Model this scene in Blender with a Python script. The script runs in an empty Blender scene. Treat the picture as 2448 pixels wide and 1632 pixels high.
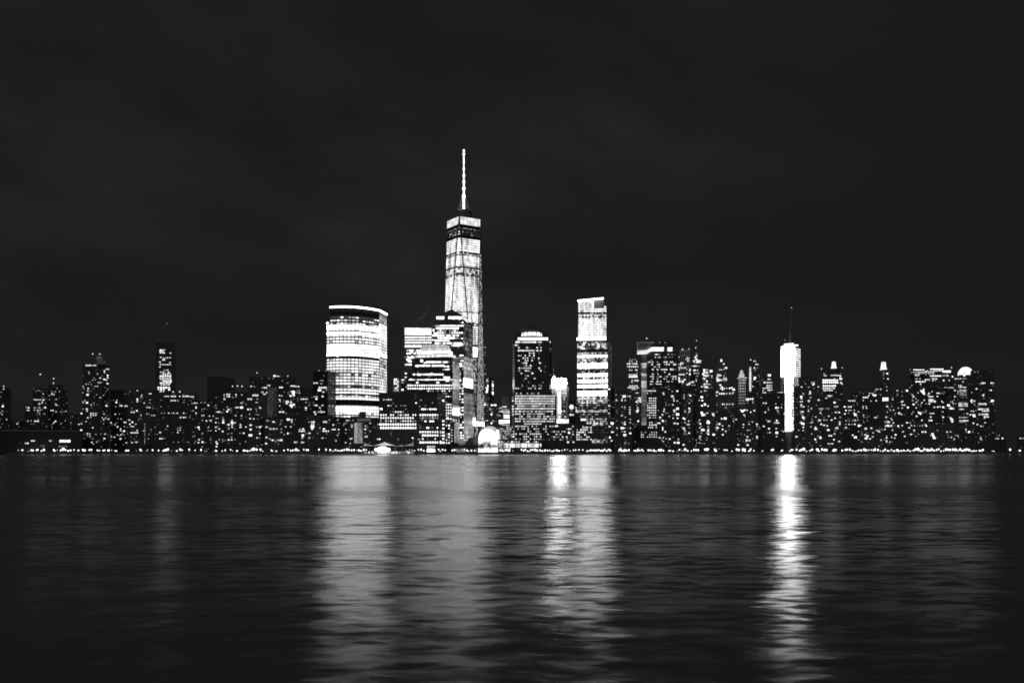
import bpy, math, random, re
from mathutils import Vector
random.seed(11)
scene = bpy.context.scene
COL = scene.collection
R = math.radians

# ------------------------------------------------------------------ survey frame
# the skyline was surveyed from the photograph: a bearing/elevation plus a distance gives a point in metres
F, CX, HY, CZ, GZ = 2244.0, 1224.0, 1079.5, 3.5, 2.3
SHORE = 1250.0
ZOOMS = {1: (0, 740, 4.2375), 2: (300, 740, 4.2375), 3: (560, 700, 3.824), 4: (880, 700, 3.825), 5: (980, 340, 3.565),
         6: (1150, 700, 3.824), 7: (1450, 720, 4.02), 8: (1750, 720, 4.02), 9: (2060, 800, 4.753), 10: (1000, 900, 7.84)}
def zx(Z, x): return ZOOMS[Z][0] + x / ZOOMS[Z][2]
def zy(Z, y): return ZOOMS[Z][1] + y / ZOOMS[Z][2]
def wz(py, d): return CZ + (HY - py) / F * d
def kx(px): return (px - CX) / F
def pt(px, py, d): return Vector((kx(px) * d, d, wz(py, d)))

# ------------------------------------------------------------------ node helpers
def new_mat(name):
    m = bpy.data.materials.new(name); m.use_nodes = True
    nt = m.node_tree; nt.nodes.clear()
    return m, nt
class NG:
    def __init__(s, nt): s.nt = nt
    def n(s, t, **kw):
        nd = s.nt.nodes.new(t)
        for k, v in kw.items(): setattr(nd, k, v)
        return nd
    def put(s, sock, v):
        if isinstance(v, bpy.types.NodeSocket): s.nt.links.new(v, sock)
        else: sock.default_value = v
    def math(s, op, a, b=None, c=None, clamp=False):
        nd = s.n('ShaderNodeMath', operation=op); nd.use_clamp = clamp
        s.put(nd.inputs[0], a)
        if b is not None: s.put(nd.inputs[1], b)
        if c is not None: s.put(nd.inputs[2], c)
        return nd.outputs[0]
    def comb(s, x, y, z=0.0):
        nd = s.n('ShaderNodeCombineXYZ')
        for i, v in enumerate((x, y, z)): s.put(nd.inputs[i], v)
        return nd.outputs[0]
    def noise(s, vec, scale, detail=2.0, rough=0.5):
        nd = s.n('ShaderNodeTexNoise'); s.put(nd.inputs['Vector'], vec)
        nd.inputs['Scale'].default_value = scale; nd.inputs['Detail'].default_value = detail; nd.inputs['Roughness'].default_value = rough
        return nd.outputs['Fac']
    def white(s, vec):
        nd = s.n('ShaderNodeTexWhiteNoise', noise_dimensions='3D'); s.put(nd.inputs['Vector'], vec)
        return nd.outputs['Value']
    def mapr(s, v, a, b, c, d):
        nd = s.n('ShaderNodeMapRange'); s.put(nd.inputs['Value'], v)
        for i, q in zip((1, 2, 3, 4), (a, b, c, d)): nd.inputs[i].default_value = q
        return nd.outputs[0]
    def grey(s, v): return s.comb(v, v, v)
    def out(s, base, rough, emis=None, strength=1.0, bump=None, metallic=0.0, spec=0.5):
        p = s.n('ShaderNodeBsdfPrincipled'); o = s.n('ShaderNodeOutputMaterial')
        s.put(p.inputs['Base Color'], base); s.put(p.inputs['Roughness'], rough); p.inputs['Metallic'].default_value = metallic
        p.inputs['Specular IOR Level'].default_value = spec
        if emis is not None:
            s.put(p.inputs['Emission Color'], emis); s.put(p.inputs['Emission Strength'], strength)
        if bump is not None: s.nt.links.new(bump, p.inputs['Normal'])
        s.nt.links.new(p.outputs[0], o.inputs[0]); return p
    def uv(s):
        sp = s.n('ShaderNodeSeparateXYZ'); t = s.n('ShaderNodeUVMap'); t.uv_map = 'UVMap'
        s.nt.links.new(t.outputs[0], sp.inputs[0]); return sp.outputs[0], sp.outputs[1]

def wall_mat(name, floor, bay, prob, level, albedo, seed):
    """masonry wall with rows of windows, nearly all dark and a few faintly lit behind blinds"""
    m, nt = new_mat(name); g = NG(nt); u, v = g.uv()
    a, b = g.math('DIVIDE', u, bay), g.math('DIVIDE', v, floor)
    cell = g.comb(g.math('FLOOR', a), g.math('FLOOR', b), seed)
    r1, r2 = g.white(cell), g.white(g.comb(g.math('FLOOR', a), g.math('FLOOR', b), seed + 7.3))
    fu, fv = g.math('FRACT', a), g.math('FRACT', b)
    win = g.math('MULTIPLY', g.math('LESS_THAN', g.math('ABSOLUTE', g.math('SUBTRACT', fu, .5)), .27),
                 g.math('LESS_THAN', g.math('ABSOLUTE', g.math('SUBTRACT', fv, .5)), .24))
    lit = g.math('MULTIPLY', g.math('LESS_THAN', r1, prob), win)
    e = g.math('MULTIPLY', lit, g.math('MULTIPLY', g.math('POWER', r2, 2.5), level))
    dirt = g.noise(g.comb(g.math('MULTIPLY', u, .3), g.math('MULTIPLY', v, .05)), 1.0, 4)
    base = g.math('MULTIPLY', g.mapr(dirt, .3, .7, albedo * .8, albedo * 1.2), g.mapr(win, 0, 1, 1.0, .35))
    g.out(g.grey(base), g.mapr(win, 0, 1, .85, .25), g.grey(e), 1.0, spec=.25)
    m.cycles.emission_sampling = 'NONE'
    return m
WALLS = [wall_mat('masonry_%s' % w, f, b, p, l, a, i * 3.1) for i, (w, f, b, p, l, a) in enumerate([
    ('brick', 3.1, 3.3, .11, .30, .17), ('limestone', 3.4, 2.8, .09, .26, .20), ('concrete', 3.0, 4.0, .12, .30, .16),
    ('granite', 3.8, 3.4, .07, .25, .15), ('pale_brick', 3.2, 3.8, .13, .34, .19)])]

def plain_mat(name, albedo, rough=.8, emis=0.0, var=.25, scale=.4, metallic=0.0):
    m, nt = new_mat(name); g = NG(nt)
    tc = g.n('ShaderNodeTexCoord'); nz = g.noise(tc.outputs['Object'], scale, 4)
    g.out(g.grey(g.mapr(nz, .3, .7, albedo * (1 - var), albedo * (1 + var))), rough,
          g.grey(g.mapr(nz, .3, .7, emis * (1 - var), emis * (1 + var))) if emis else None, 1.0, metallic=metallic, spec=.3)
    return m
def glow_mat(name, e, var=.35):
    """lit room behind glass: brighter near the ceiling lights, uneven across its width, each one different"""
    m, nt = new_mat(name); g = NG(nt)
    tc = g.n('ShaderNodeTexCoord'); oi = g.n('ShaderNodeObjectInfo')
    ad = g.n('ShaderNodeVectorMath', operation='ADD'); nt.links.new(tc.outputs['Generated'], ad.inputs[0])
    nt.links.new(g.comb(g.math('MULTIPLY', oi.outputs['Random'], 91.0), 0, g.math('MULTIPLY', oi.outputs['Random'], 37.0)), ad.inputs[1])
    nz = g.noise(ad.outputs[0], 2.2, 2)
    per = g.mapr(oi.outputs['Random'], 0, 1, 1 - var, 1 + var)
    g.out((.05, .05, .05, 1), .2, g.grey(g.math('MULTIPLY', g.math('MULTIPLY', g.mapr(nz, .3, .7, .65, 1.35), per), e)), 1.0)
    return m
GLOW = {'n': glow_mat('lit_room', .92), 'd': glow_mat('dim_room', .13, .6), 'x': glow_mat('floodlit_room', 1.6, .2), 'c': glow_mat('office_room', 1.8, .3),
        'm': glow_mat('half_lit_room', .45, .6)}
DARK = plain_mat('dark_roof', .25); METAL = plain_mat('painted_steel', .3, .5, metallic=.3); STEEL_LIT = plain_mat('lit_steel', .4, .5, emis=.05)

def facade_mat(name, d, Z, bands, floor, bay, strength, gu=.07, gv=.16, blot=.5, bu=.05, bv=.02, seed=0.0, haze=.02, rowvar=.0, sampling=True, pblot=None):
    """curtain wall. bands: (survey row of the band's lower edge, share of lit bays, brightness, mullion depth), from the top down"""
    m, nt = new_mat(name); g = NG(nt); u, v = g.uv()
    a, b = g.math('DIVIDE', u, bay), g.math('DIVIDE', v, floor)
    fa, fb = g.math('FLOOR', a), g.math('FLOOR', b)
    r1 = g.white(g.comb(fa, fb, seed)); r2 = g.white(g.comb(fa, fb, seed + 5.1)); r3 = g.white(g.comb(3.0, fb, seed + 2.2))
    zs = [wz(zy(Z, y), d) for y, *_ in bands]
    zmax = 450.0
    rp = g.n('ShaderNodeValToRGB'); cr = rp.color_ramp; cr.interpolation = 'CONSTANT'
    bands = [(y, p, l * (2.4 if p >= 1.0 and l >= 1.0 and mu <= .3 else 1.0), mu) for y, p, l, mu in bands]   # floors that burn out completely
    st = sorted([(max(0.0, min(1.0, z / zmax)), p, l, mu) for z, (_, p, l, mu) in zip(zs, bands)])
    while len(cr.elements) > 1: cr.elements.remove(cr.elements[-1])
    for i, (z, p, l, mu) in enumerate(st[:32]):
        el = cr.elements[0] if i == 0 else cr.elements.new(z)
        el.position = z; el.color = (p, l * .2, mu, 1)
    nt.links.new(g.math('DIVIDE', v, zmax), rp.inputs[0])
    sp = g.n('ShaderNodeSeparateColor'); nt.links.new(rp.outputs[0], sp.inputs[0])
    prob, lev, mul = sp.outputs[0], g.math('MULTIPLY', sp.outputs[1], 5.0), sp.outputs[2]
    big = g.noise(g.comb(g.math('MULTIPLY', u, bu), g.math('MULTIPLY', v, bv), seed), 1.0, 3, .6)
    pr = g.math('ADD', prob, g.math('MULTIPLY', g.math('SUBTRACT', big, .5), blot if pblot is None else pblot))
    pr = g.math('ADD', g.math('MULTIPLY', pr, g.math('LESS_THAN', .03, prob)), g.math('MULTIPLY', g.math('SUBTRACT', r3, .5), rowvar))
    lit = g.mapr(g.math('SUBTRACT', pr, r1), -.12, .22, .03, 1.0)      # rooms range from dark through half lit to fully lit
    fu = g.math('ABSOLUTE', g.math('SUBTRACT', g.math('FRACT', a), .5)); fv = g.math('ABSOLUTE', g.math('SUBTRACT', g.math('FRACT', b), .5))
    mu_ = g.math('SUBTRACT', 1.0, g.math('MULTIPLY', g.math('GREATER_THAN', fu, .5 - gu), mul))
    mv_ = g.math('SUBTRACT', 1.0, g.math('MULTIPLY', g.math('GREATER_THAN', fv, .5 - gv), g.math('MAXIMUM', mul, .35)))
    glow = g.math('MULTIPLY', g.math('MULTIPLY', mu_, mv_), g.math('MULTIPLY', lit, lev))
    glow = g.math('MULTIPLY', glow, g.math('MULTIPLY', g.mapr(r2, 0, 1, .6, 1.25), g.mapr(big, .3, .7, 1 - blot, 1 + blot)))
    # spill of light on the glass round the lit rooms
    spill = g.math('MULTIPLY', g.math('MULTIPLY', prob, lev), haze)
    g.out((.06, .06, .06, 1), .18, g.grey(g.math('ADD', glow, spill)), strength)
    if not sampling: m.cycles.emission_sampling = 'NONE'
    return m

# ------------------------------------------------------------------ mesh helpers
class MB:
    def __init__(s): s.v, s.f, s.uv, s.mi = [], [], [], []
    def quad(s, p, uv=None, mi=0):
        i = len(s.v); s.v += [tuple(q) for q in p]; s.f.append(tuple(range(i, i + len(p)))); s.mi.append(mi)
        s.uv += list(uv) if uv else [(q[0], q[1]) for q in p]
    def prism(s, poly, z0, z1, mi=0, u0=0.0, top=True, z1s=None):
        """upright prism over a ground polygon with metre UVs; z1s gives a roof height per corner"""
        area = sum(a[0] * b[1] - b[0] * a[1] for a, b in zip(poly, poly[1:] + poly[:1]))
        zz = list(z1s) if z1s else [z1] * len(poly)
        if area < 0: poly = poly[::-1]; zz = zz[::-1]
        u = u0; n = len(poly)
        for i in range(n):
            a, b = poly[i], poly[(i + 1) % n]; L = math.hypot(b[0] - a[0], b[1] - a[1])
            za, zb = zz[i], zz[(i + 1) % n]
            s.quad([(a[0], a[1], z0), (b[0], b[1], z0), (b[0], b[1], zb), (a[0], a[1], za)], [(u, z0), (u + L, z0), (u + L, zb), (u, za)], mi)
            u += L + 13.7
        if top:
            s.quad([(p[0], p[1], z) for p, z in zip(poly, zz)], None, mi)
            s.quad([(p[0], p[1], z0) for p in poly[::-1]], None, mi)
    def box(s, c, sx, sy, sz, mi=0, rot=0.0):
        ca, sa = math.cos(rot), math.sin(rot)
        poly = [(c[0] + x * sx / 2 * ca - y * sy / 2 * sa, c[1] + x * sx / 2 * sa + y * sy / 2 * ca) for x, y in ((-1, -1), (1, -1), (1, 1), (-1, 1))]
        s.prism(poly, c[2] - sz / 2, c[2] + sz / 2, mi)
    def bar(s, p, q, r, n=6, r2=None, mi=0):
        p, q = Vector(p), Vector(q); d = (q - p).normalized(); r2 = r if r2 is None else r2
        t = d.orthogonal().normalized(); b = d.cross(t)
        ring = lambda c, rr: [c + (t * math.cos(2 * math.pi * i / n) + b * math.sin(2 * math.pi * i / n)) * rr for i in range(n)]
        A, B_ = ring(p, r), ring(q, r2)
        for i in range(n): s.quad([A[i], A[(i + 1) % n], B_[(i + 1) % n], B_[i]], None, mi)
        s.quad(A[::-1], None, mi); s.quad(B_, None, mi)
    def lathe(s, c, prof, n=14, mi=0):
        for (r0, z0), (r1, z1) in zip(prof, prof[1:]):
            for i in range(n):
                a, b = 2 * math.pi * i / n, 2 * math.pi * (i + 1) / n
                P = lambda r, z, t: (c[0] + r * math.cos(t), c[1] + r * math.sin(t), c[2] + z)
                if r0 < 1e-4: s.quad([P(0, z0, 0), P(r1, z1, b), P(r1, z1, a)][::-1] if False else [P(0, z0, 0), P(r1, z1, b), P(r1, z1, a)], None, mi)
                elif r1 < 1e-4: s.quad([P(r0, z0, a), P(r0, z0, b), P(0, z1, 0)], None, mi)
                else: s.quad([P(r0, z0, a), P(r0, z0, b), P(r1, z1, b), P(r1, z1, a)], None, mi)
    def ball(s, c, r, n=10, k=6, mi=0, sq=1.0):
        s.lathe(c, [(r * math.sin(math.pi * i / k) if 0 < i < k else 0.0, -r * sq * math.cos(math.pi * i / k)) for i in range(k + 1)], n, mi)
    def mesh(s, name, mats, origin=(0, 0, 0)):
        me = bpy.data.meshes.new(name); o = Vector(origin)
        me.from_pydata([tuple(Vector(v) - o) for v in s.v], [], s.f)
        uvl = me.uv_layers.new(name='UVMap'); flat = [c for t in s.uv for c in t]; uvl.data.foreach_set('uv', flat)
        for m in (mats if isinstance(mats, (list, tuple)) else [mats]): me.materials.append(m)
        me.polygons.foreach_set('material_index', s.mi); me.update(); return me
    def build(s, name, mats, parent=None):
        org, q = Vector((0, 0, 0)), parent
        while q: org = org + q.location; q = q.parent
        o = bpy.data.objects.new(name, s.mesh(name, mats, org)); COL.objects.link(o)
        if parent: o.parent = parent
        return o
def tag(o, label=None, cat=None, group=None, kind=None):
    if label: o['label'] = label
    if cat: o['category'] = cat
    if group: o['group'] = group
    if kind: o['kind'] = kind
    return o
def thing(name, label, cat, loc, group=None):
    o = bpy.data.objects.new(name, None); o.location = loc; o.empty_display_size = 5; COL.objects.link(o)
    return tag(o, label, cat, group)

# shared window boxes: a dark reveal frame round a lit pane
def window_mesh(mat, name):
    m = MB(); m.box((0, 0, 0), 1, 1, 1)
    me = m.mesh(name, mat); return me
WINDOW = {k: window_mesh(v, 'window_' + v.name) for k, v in GLOW.items()}

# ------------------------------------------------------------------ buildings
class Mass:
    """one rectangular block of a building. xL..xR, top row yt; xc is the row of the near corner when two faces show"""
    def __init__(s, xL, xR, yt, d, xc=None, theta=20, ext=None, zb=None):
        s.xL, s.xR, s.yt, s.d, s.xc = xL, xR, yt, d, xc
        if xc is None:
            k = kx((xL + xR) / 2); b = Vector((k, 1)).normalized(); p = Vector((b.y, -b.x))
            C = Vector((k * d, d)); s.A = s._hit(C, p, xL); s.B = s._hit(C, p, xR); s.C = None
            w = (s.B - s.A).length; e = ext or max(16, min(38, w)); s.poly = [s.A, s.B, s.B + b * e, s.A + b * e]
            s.faces = [(xL, xR, s.A, s.B)]
        else:
            k = kx(xc); b = Vector((k, 1)).normalized(); p = Vector((b.y, -b.x)); C = Vector((k * d, d)); t = R(theta)
            if xc - xL >= xR - xc: u, v = -p * math.cos(t) + b * math.sin(t), p * math.sin(t) + b * math.cos(t)
            else: u, v = -p * math.sin(t) + b * math.cos(t), p * math.cos(t) + b * math.sin(t)
            s.A, s.C, s.B = s._hit(C, u, xL), C, s._hit(C, v, xR)
            s.poly = [s.A, s.C, s.B, s.A + s.B - s.C]; s.faces = [(xL, xc, s.A, s.C), (xc, xR, s.C, s.B)]
        s.ztop = wz(yt, d); s.zb = GZ if zb is None else zb
    @staticmethod
    def _hit(C, u, px):
        k = kx(px); t = (k * C.y - C.x) / (u.x - k * u.y); return C + u * t
    def on(s, px):
        """ground point on the face seen at bearing px, that face's direction and outward normal"""
        for a, b, P, Q in s.faces:
            if a - 1e-6 <= px <= b + 1e-6: break
        else: a, b, P, Q = s.faces[0] if px < s.faces[0][0] else s.faces[-1]
        u = (Q - P).normalized(); return s._hit(P, u, px), u, Vector((u.y, -u.x))

SIZES = {'s': (9, 7), '': (14, 11.5), 'b': (19.5, 15), 'B': (30, 22), 't': (13, 27)}
KIND = {'s': 'mmmnd', '': 'nnnmmm', 'b': 'nnnx', 'B': 'nxx', 't': 'nnm'}
TOK = re.compile(r'^(\d+),(\d+)([sbBt]?)([dmx]?)$'); RUN = re.compile(r'^(\d+)-(\d+)@(\d+)(?:h(\d+))?([dmx]?)$')
BUILDINGS = []
class Building:
    def __init__(s, name, label, cat, Z, d, masses, wins='', grids=(), wall=None, theta=20, beacons=(), plant=True, group=None, cap=100):
        s.Z, s.k, s.d = Z, ZOOMS[Z][2], d
        s.M = []
        for q in masses:
            q = dict(zip(('xL', 'xR', 'yt', 'xc', 'dd', 'ext'), q))
            s.M.append(Mass(zx(Z, q['xL']), zx(Z, q['xR']), zy(Z, q['yt']), d + (q.get('dd') or 0), zx(Z, q['xc']) if q.get('xc') is not None else None, theta, q.get('ext')))
        A, B_ = s.M[0].A, s.M[0].B
        s.root = thing(name, label, cat, ((A.x + B_.x) / 2, (A.y + B_.y) / 2, GZ), group)
        wm = wall or random.choice(WALLS)
        s.wall = wm if not isinstance(wm, int) else WALLS[wm]
        for i, M in enumerate(s.M):
            M0 = s.M[0]
            if i and M.xL >= M0.xL - .1 and M.xR <= M0.xR + .1 and M.ztop > M0.ztop + 1: M.zb = M0.ztop - .3   # an upper stage standing on the first
            m = MB(); m.prism(M.poly, M.zb, M.ztop, u0=random.uniform(0, 500))
            s.last = m.build('wall' if i == 0 else 'wing_wall', s.wall, s.root)
        if plant and len(s.M):
            M = min(s.M, key=lambda q: q.yt); c = sum(M.poly, Vector((0, 0))) / 4; w = (M.B - M.A).length
            u = (M.B - M.A).normalized()
            m = MB(); m.box((c.x + u.x * w * random.uniform(-.2, .2), c.y, M.ztop + 1.3), w * random.uniform(.2, .45), 7, 2.6, rot=math.atan2(u.y, u.x)); m.build('roof_plant', DARK, s.root)
            m = MB()
            for a, b in zip(M.poly, M.poly[1:] + M.poly[:1]):
                m.bar((a.x, a.y, M.ztop + .4), (b.x, b.y, M.ztop + .4), .45, 4)
            m.build('parapet', DARK, s.root)
        s.win = []
        s.parse(wins)
        for gspec in grids: s.grid(*gspec)
        s.flush(cap)
        for bx, by in beacons: s.beacon(bx, by)
        BUILDINGS.append(s)
    def parse(s, txt):
        for t in txt.split():
            q = TOK.match(t)
            if q:
                w, h = SIZES[q[3]]; jig = random.uniform(.8, 1.25)
                s.win.append((float(q[1]), float(q[2]), w * jig, h * random.uniform(.85, 1.15), q[4] or random.choice(KIND[q[3]]))); continue
            q = RUN.match(t)
            if not q: raise ValueError(t)
            a, b, y, h, kd = float(q[1]), float(q[2]), float(q[3]), float(q[4] or 13), q[5]
            n = max(1, round((b - a) / 19)); st = (b - a) / n
            for i in range(n):
                s.win.append((a + st * (i + .5), y, st * random.choice((.94, .88, .97)), h * random.uniform(.85, 1.1), kd or random.choice('nnnnm')))
    def grid(s, x0, x1, nx, y0, y1, ny, p, w, h, kinds='nnnnnmd'):
        for j in range(ny):
            y = y0 + (y1 - y0) * j / max(1, ny - 1); rp = p * random.uniform(.75, 1.25)
            for i in range(nx):
                x = x0 + (x1 - x0) * i / max(1, nx - 1)
                if random.random() < rp: s.win.append((x, y, w * random.uniform(.85, 1.1), h * random.uniform(.85, 1.1), random.choice(kinds)))
    def mass_at(s, px, py):
        ok = [M for M in s.M if M.xL - 1 <= px <= M.xR + 1 and py >= M.yt - .5]
        return min(ok, key=lambda M: M.d) if ok else min(s.M, key=lambda M: abs((M.xL + M.xR) / 2 - px) + max(0, M.yt - py))
    def flush(s, cap):
        out = []
        for x, y, w, h, kd in s.win:
            if s.Z == 4 and kd == 'n': kd = 'c'
            q = {7: .82, 8: .78, 9: .84, 1: .84, 2: .84, 3: .84}.get(s.Z, .94) if w < 60 else 1.0
            px, py, wp, hp = zx(s.Z, x), zy(s.Z, y), w * q / s.k, h * q / s.k
            M = s.mass_at(px, py); px = min(max(px, M.xL + wp * .5), M.xR - wp * .5); py = max(py, M.yt + hp * .7)
            f = next((f for f in M.faces if f[0] <= px <= f[1]), M.faces[0])
            a, b = max(px - wp / 2, f[0] + .1), min(px + wp / 2, f[1] - .1)
            if b - a < .6: continue
            P, u, n = M.on(px); Pa, Pb = M._hit(P, u, a), M._hit(P, u, b); L = min((Pb - Pa).length, 30.0)
            c = (Pa + Pb) / 2 + n * .08; hh = hp / F * c.y; z = max(wz(py, c.y), GZ + .6 + hh / 2)
            out.append((L * hh, c, z, L, hh, math.atan2(u.y, u.x), kd))
        out.sort(key=lambda q: -q[0])
        for _, c, z, L, hh, a, kd in out[:cap]:
            o = bpy.data.objects.new('lit_window', WINDOW[kd]); COL.objects.link(o); o.parent = s.root
            o.location = Vector((c.x, c.y, z)) - s.root.location; o.rotation_euler = (0, 0, a); o.scale = (L, .4, hh)
        if out[cap:]:
            kinds = [k for k in 'ndxmc']; m = MB()
            for _, c, z, L, hh, a, kd in out[cap:]: m.box((c.x, c.y, z), L, .4, hh, kinds.index(kd), a)
            tag(m.build('lit_window', [GLOW[k] for k in kinds], s.root), kind='stuff')
        s.win = []
    def panel(s, name, i, x0, x1, y0, y1, mat, off=.5, thick=.8, slope=0.0):
        """flat piece fixed to a face of block i"""
        M = s.M[i]; a, b = zx(s.Z, x0), zx(s.Z, x1); P, u, n = M.on((a + b) / 2); Pa, Pb = M._hit(P, u, a), M._hit(P, u, b)
        dz = slope / s.k / F * Pa.y
        zt, zb = wz(zy(s.Z, y0), (Pa.y + Pb.y) / 2), max(GZ + .05, wz(zy(s.Z, y1), (Pa.y + Pb.y) / 2))
        A1, B1, A2, B2 = Pa + n * off, Pb + n * off, Pa + n * (off - thick), Pb + n * (off - thick); L = (Pb - Pa).length; u0 = random.uniform(0, 400) // 6 * 6
        m = MB(); q = lambda P_, z: (P_.x, P_.y, z)
        m.quad([q(A1, zb), q(B1, zb - dz), q(B1, zt - dz), q(A1, zt)], [(u0, zb), (u0 + L, zb), (u0 + L, zt), (u0, zt)])
        m.quad([q(B2, zb - dz), q(A2, zb), q(A2, zt), q(B2, zt - dz)], [(u0 + L, zb), (u0, zb), (u0, zt), (u0 + L, zt)])
        for (c, e, z0, z1) in ((A2, A1, zb, zt), (B1, B2, zb - dz, zt - dz)): m.quad([q(c, z0), q(e, z0), q(e, z1), q(c, z1)], [(u0, z0), (u0 + thick, z0), (u0 + thick, z1), (u0, z1)])
        m.quad([q(A1, zt), q(B1, zt - dz), q(B2, zt - dz), q(A2, zt)]); m.quad([q(A2, zb), q(B2, zb - dz), q(B1, zb - dz), q(A1, zb)])
        return m.build(name, mat, s.root)
    def beacon(s, x, y, r=.95, mat='n'):
        px, py = zx(s.Z, x), zy(s.Z, y); M = s.mass_at(px, 5000); ms = [q for q in s.M if q.xL - 1 <= px <= q.xR + 1] or [M]
        M = min(ms, key=lambda q: q.yt); d = M.d + 6; p = pt(px, py, d)
        m = MB(); m.bar((p.x, p.y, M.ztop - 1), (p.x, p.y, p.z), .3, 5); mast = m.build('mast', METAL, s.root)
        m = MB(); m.ball(p, r, 8, 6); m.build('beacon', GLOW[mat], s.root)
SKY = (.108, .075); FILL_SUN = .125
# ================================================================== the skyline, left to right
b = Building
BLACKW = wall_mat('black_glass_wall', 3.2, 3.2, .12, .3, .07, 40.0)
AT, OT, AB = 'apartment_tower', 'office_tower', 'apartment_block'
# ---- far left
b(AT, 'dark apartment tower cut off by the left edge, a few lit rooms', 'apartment tower', 1, 1380, [(-60, 112, 792)],
  '37,802 12,834 5,883s 30,965 28,980b 5,1010s 25,1027 72,1028sd 5,1043s 22,1060 67,1111 22,1157s 88,1175sd 3,1190s 3,1108s', beacons=[(37, 775)])
b(AB, 'low dark block with two tiny lights between the two leftmost towers', 'apartment block', 1, 1440, [(100, 335, 1135)], '186,1140s 173,1156 182,1150s 240,1190sd')
b(AT, 'stepped dark tower with tall masted rooftop light and patch of bright rooms', 'apartment tower', 1, 1400, [(250, 480, 982), (330, 480, 800, None, 12)],
  '390,818 437,822sd 472,822sd 437,853 430,883s 460,902s 345-450@912 430,932 425,945 385-410@952 460,947s 458,980b 375,975s 400,970s 265-300@993 265-300@1018 350,993 375,997 400,993 350,1017 385,1020b 410,1015 430,1008s 380,1042 400,1042 375,1062s 403,1062s 455,1056 385,1087s 390,1107s 282,1127 315,1125s 345-395@1128 435,1150s 470,1183s', beacons=[(408, 655)])
b(AT, 'dark flat-topped tower with two stacked rooftop lights near left edge', 'apartment tower', 1, 1425, [(484, 690, 812), (492, 640, 766, None, 8)],
  '525,828s 603,828s 525,850 520-555@858 632,882s 600,892sd 571,907 540,923sd 570,963b 645,963sd 678,946s 508-545@1020 568,1033 537,1050s 600,1035sd 627,1008sd 670,1028 627,1055sd 562,1130b 545,1145 530,1160 662,1123s 527,1190s', beacons=[(543, 697), (541, 744)])
b(AB, 'narrow low block with one column of small lit windows', 'apartment block', 1, 1372, [(690, 806, 1062)],
  '733,1082s 720,1103s 718,1143s 718,1163s 716,1206s 800,1160 795,1100sd')
T = b(AT, 'tall left-hand apartment tower with row of five rooftop lamps and grey tank', 'apartment tower', 1, 1345, [(805, 1110, 1042, 1040), (836, 1108, 556, 1040, 6)],
  '865-966@546h14 970,566 900,632s 905,648 988,650 1057,620 1070-1105@602 1057,637 1015,692 1090,665b 1055,705b 1090,688b 1075,710b 938,713 965,710s 985-1022@738 915,733s 870,754 895,752s 1088,748b 835,777 850,798 893,797 940,773sd 965,775 987,775 890,820 907,838sd 838,840 887,862b 980,860s 957,880sd 1017,890 1048,866 1065,790d 1090,805d 1075,825d 835,932 860,920 838,943 882,942b 860,942 923,963 928,990s 987,962s 1077,973b 880,1005b 882,1025 837,1005s 1073,1015sd 825,1050b 920,1047 945,1047 970,1047 985,1047s 920,1068 945,1068 970,1068 920,1087 890,1094 1052,1056 1040,1093 1070,1097 1050,1113 1097,1108 873,1131 847,1133sd 915,1151s 1047,1156s 825,1155 822,1218b 822,1257 887,1255 912,1255 887,1278 912,1278 912,1294s 940,1305s 940,1195 1022,1258 1062,1258 1057,1304b 930,1342b 945,1360 980,1338s',
  beacons=[(940, 448), (1012, 450)])
FLOODLIT_GLOW = plain_mat('floodlit_masonry', .4, .8, emis=.05)  # light on the surface put in as a faint glow of its own
T.panel('water_tank', 1, 980, 1018, 475, 553, FLOODLIT_GLOW, .2, 6); T.panel('roof_screen', 1, 1022, 1068, 505, 553, plain_mat('roof_screen', .3, .8, emis=.018), .2, 6)
b(AB, 'dark block with small roof hut between tall tower and lit-topped construction tower', 'apartment block', 1, 1390, [(1118, 1345, 818)],
  '1185,917 1152,917s 1178,938b 1265,853s 1210-1240@972 1260-1315@975 1172,982 1337,937sd 1300,997sd 1168,1058 1210,1055s 1195,1102s 1228,1106 1165,1163 1190,1185b 1312,1117 1250-1282@1140 1310,1158 1260,1182 1223,1205 1222,1223 1257,1228b 1310,1182 1255,1267 1225,1267 1190,1267 1130,1288 1160,1290 1220,1307b 1280,1347 1300,1366 1170,1365s 1250,1365s 1125,1143 1133,1162s')
b(AB, 'wide low block with a vertical string of lit stair windows', 'apartment block', 2, 1355, [(22, 345, 812)],
  '120,820 165,866 160,883 120,910t 120,932 150,905sd 150,928s 190,945 235-265@850 218,880s 250,912s 245,944s 210-255@990 218,975sd 65,937s 65,997s 50-95@1038 115,1023b 150,1040s 157,1068 215,1055 237,1055 267,1070 293,1070 155,1100s 40,1117 70,1138b 45,1158 105,1158 50-90@1182 118,1222b 50-130@1245 55,1287s 90-122@1340 65,1345 195,1157s 195,1175s 195,1195s 195,1215s 195,1232s 195,1253s 195,1273s 195,1295s 195,1313s 195,1332s 195,1350s 230,1307 180,1225s 330,1115sd 330,1158sd 318,1000sd')
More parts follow.
